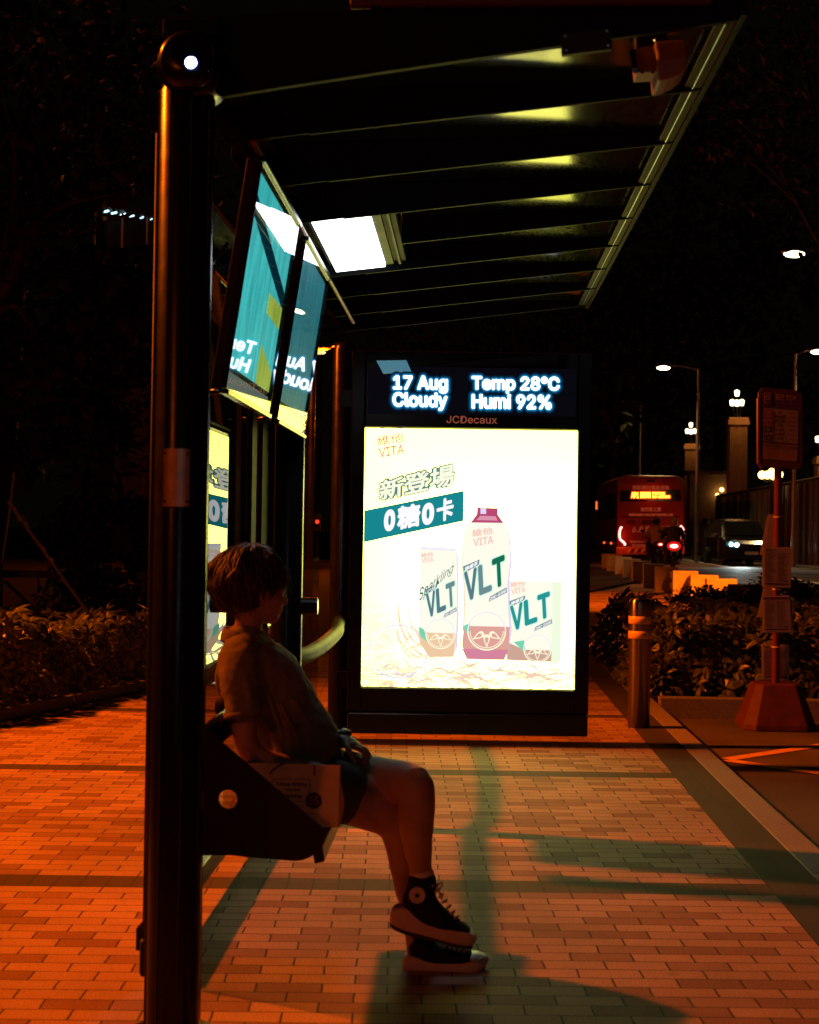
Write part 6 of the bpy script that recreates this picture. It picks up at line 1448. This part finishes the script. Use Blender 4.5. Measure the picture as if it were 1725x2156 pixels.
for s_ in (-1, 1):
    b = MB(); b.box((s_*.66, -.0, .85), (.16, .06, .24), M['tailglow']); h = b.build('tail_light', c2, False, bevel=.02); b = MB(); b.ball((s_*.66, -.045, .88), (.05, .02, .06), M['tail'], 10, 6); b.build('bulb', h, False)
    for y in (.7, 3.0): b = MB(); b.cyl((s_*.62, y, .3), (s_*.83, y, .3), .3, M['tyre'], 20); b.build('wheel', c2, False, bevel=.02)
# far pedestrian left of the cars
Y = 72; p0 = P(1491, 1150, Y); pd = thing('person', 'far pedestrian in a pale top with a bag strap, left of the parked cars', 'person', (p0.x, Y, road_z(Y)))
b = MB()
for ch in ([((0, 0, .85), .1, .15), ((0, 0, 1.1), .09, .14), ((0, 0, 1.35), .1, .18), ((0, 0, 1.45), .05, .06), ((0, 0, 1.5), .05, .05)], [((-.1, 0, .85), .08, .08), ((-.12, .05, .48), .06, .06), ((-.12, 0, .08), .045, .045)], [((.1, 0, .85), .08, .08), ((.13, -.1, .48), .06, .06), ((.13, -.15, .08), .045, .045)], [((-.2, 0, 1.36), .05, .05), ((-.25, 0, 1.1), .04, .04), ((-.22, -.1, .88), .035, .035)], [((.2, 0, 1.36), .05, .05), ((.25, 0, 1.1), .04, .04), ((.22, -.1, .88), .035, .035)]):
    b.loft([(Vector(q), a, c) for q, a, c in ch], M['skin'], seg=12, res=3, yref=Vector((1, 0, 0)))
for s_ in (-1, 1): b.ball((s_*.13, -.08, .04), (.045, .12, .04), M['skin'], 10, 6)
b.ball((0, -.02, 1.6), (.085, .1, .115), M['skin'], 14, 10); b.build('body', pd, False, remesh=.016, smooth=3)
b = MB(); b.ball((0, .01, 1.63), (.095, .105, .10), M['hair'], 14, 10); b.build('hair', pd, False)
b = MB(); b.loft([(Vector((0, 0, .9)), .13, .19), (Vector((0, 0, 1.15)), .12, .18), (Vector((0, 0, 1.36)), .12, .21), (Vector((0, 0, 1.44)), .06, .09)], M['paper'], seg=14, yref=Vector((1, 0, 0))); b.build('shirt', pd, False)
b = MB(); b.loft([(Vector((0, 0, .92)), .13, .19), (Vector((0, 0, .78)), .12, .19)], M['trous'], seg=14, yref=Vector((1, 0, 0)))
for s_ in (-1, 1): b.loft([(Vector((s_*.1, 0, .85)), .1, .1), (Vector((s_*.125, -.03, .48)), .075, .075), (Vector((s_*.125, -.07, .12)), .06, .06)], M['trous'], seg=12, yref=Vector((1, 0, 0)))
b.build('trousers', pd, False, remesh=.016, smooth=2)
b = MB(); b.tube([(.16, -.1, 1.44), (0, -.2, 1.2), (-.2, -.12, .95)], .02, M['strap'], 6); b.build('bag_strap', pd, False)

# ------------------------------------------------------------------ the street lamps that light the stop (outside the picture)
def sodium(label, x, y, z, power, aim, target=None, cone=None):
    t = thing('sodium_street_lamp', label, 'street lamp', (x, y, 0)); s_ = 1 if aim > 0 else -1
    b = MB(); b.cyl((x-s_*1.2, y, 0), (x-s_*1.2, y, z+.15), .09, M['galv'], 14, .05); b.build('pole', t)
    b = MB(); b.tube([(x-s_*1.2, y, z+.1), (x-s_*.6, y, z+.3), (x-s_*.2, y, z+.26)], .035, M['galv'], 8); b.build('arm', t)
    b = MB(); b.ball((x, y, z+.25), (.36, .16, .10), M['galv'], 16, 8); h = b.build('lamp_head', t)
    b = MB(); b.ball((x, y, z+.12), (.2, .1, .05), M['lampor'], 14, 8); o = b.build('lens', h)
    l = lamp('sodium_lamp', (x, y, z), power, SOD, .26, cone, target, blend=.75)
    l.parent = t; l.matrix_parent_inverse = t.matrix_basis.inverted()
    return t
sodium('sodium street lamp over the left planting, outside the picture', -10.4, 9.0, 9.0, 23500, 1, (-.9, 6.0, 0), 66)
sodium('sodium street lamp behind the camera, outside the picture', -7.5, -7.5, 7.5, 750, 1)
sodium('sodium street lamp right of the road that lights the concrete blocks', 8.5, 17, 9.0, 45000, -1, (3.6, 28, 0), 27)
sodium('small orange street lamp glowing far down the path between the posts', *P(669, 752, 42), 2600, -1)
lamp('headlight_beam', P(1562, 1140, CY-.6), 260, (.8, 1, 1), .1, 70, (P(1562, 1140, CY).x-.6, CY-8, -.2), blend=.7)
lamp('tail_glow', U(1372, 1040, .5), 16, (1, .05, .01), .3); lamp('tail_glow', U(1306, 1128, .5), 14, (1, .03, .01), .2); lamp('tail_glow', U(1438, 1124, .5), 14, (1, .03, .01), .2)
t = thing('bollard_glint_lamp', 'unseen cold white lamp added far behind the camera for the bollard highlight', 'street lamp', (1.8, -13, 0))  # unseen lamp and post, added only to put a cold highlight on the bollard
b = MB(); b.cyl((1.8, -13, 0), (1.8, -13, 6.2), .07, M['galv'], 12, .05); b.build('pole', t); b = MB(); b.ball((1.8, -12.9, 6.2), (.3, .2, .1), M['galv'], 14, 8); b.build('lamp_head', t)  # pole and head of the added, unseen lamp
l = lamp('bollard_glint_light', (1.8, -12.8, 6.0), 90, (.7, .86, 1), .25); l.parent = t; l.matrix_parent_inverse = t.matrix_basis.inverted()
# small red signal far down the path, seen between the posts
q = P(668.5, 1102, 46); t = thing('traffic_signal', 'tiny glowing red signal light far off between the shelter posts', 'signal light', (q.x, 46, road_z(46)))
b = MB(); b.cyl((q.x, 46.1, road_z(46)), (q.x, 46.1, q.z+.35), .045, M['blackmatt'], 10); b.build('pole', t); b = MB(); b.box((q.x, 46.05, q.z), (.2, .14, .5), M['blackmatt']); b.build('housing', t, bevel=.02)
b = MB(); b.ball((q.x, 45.97, q.z+.05), (.055, .03, .055), M['tail'], 12, 8); b.build('red_lens', t)
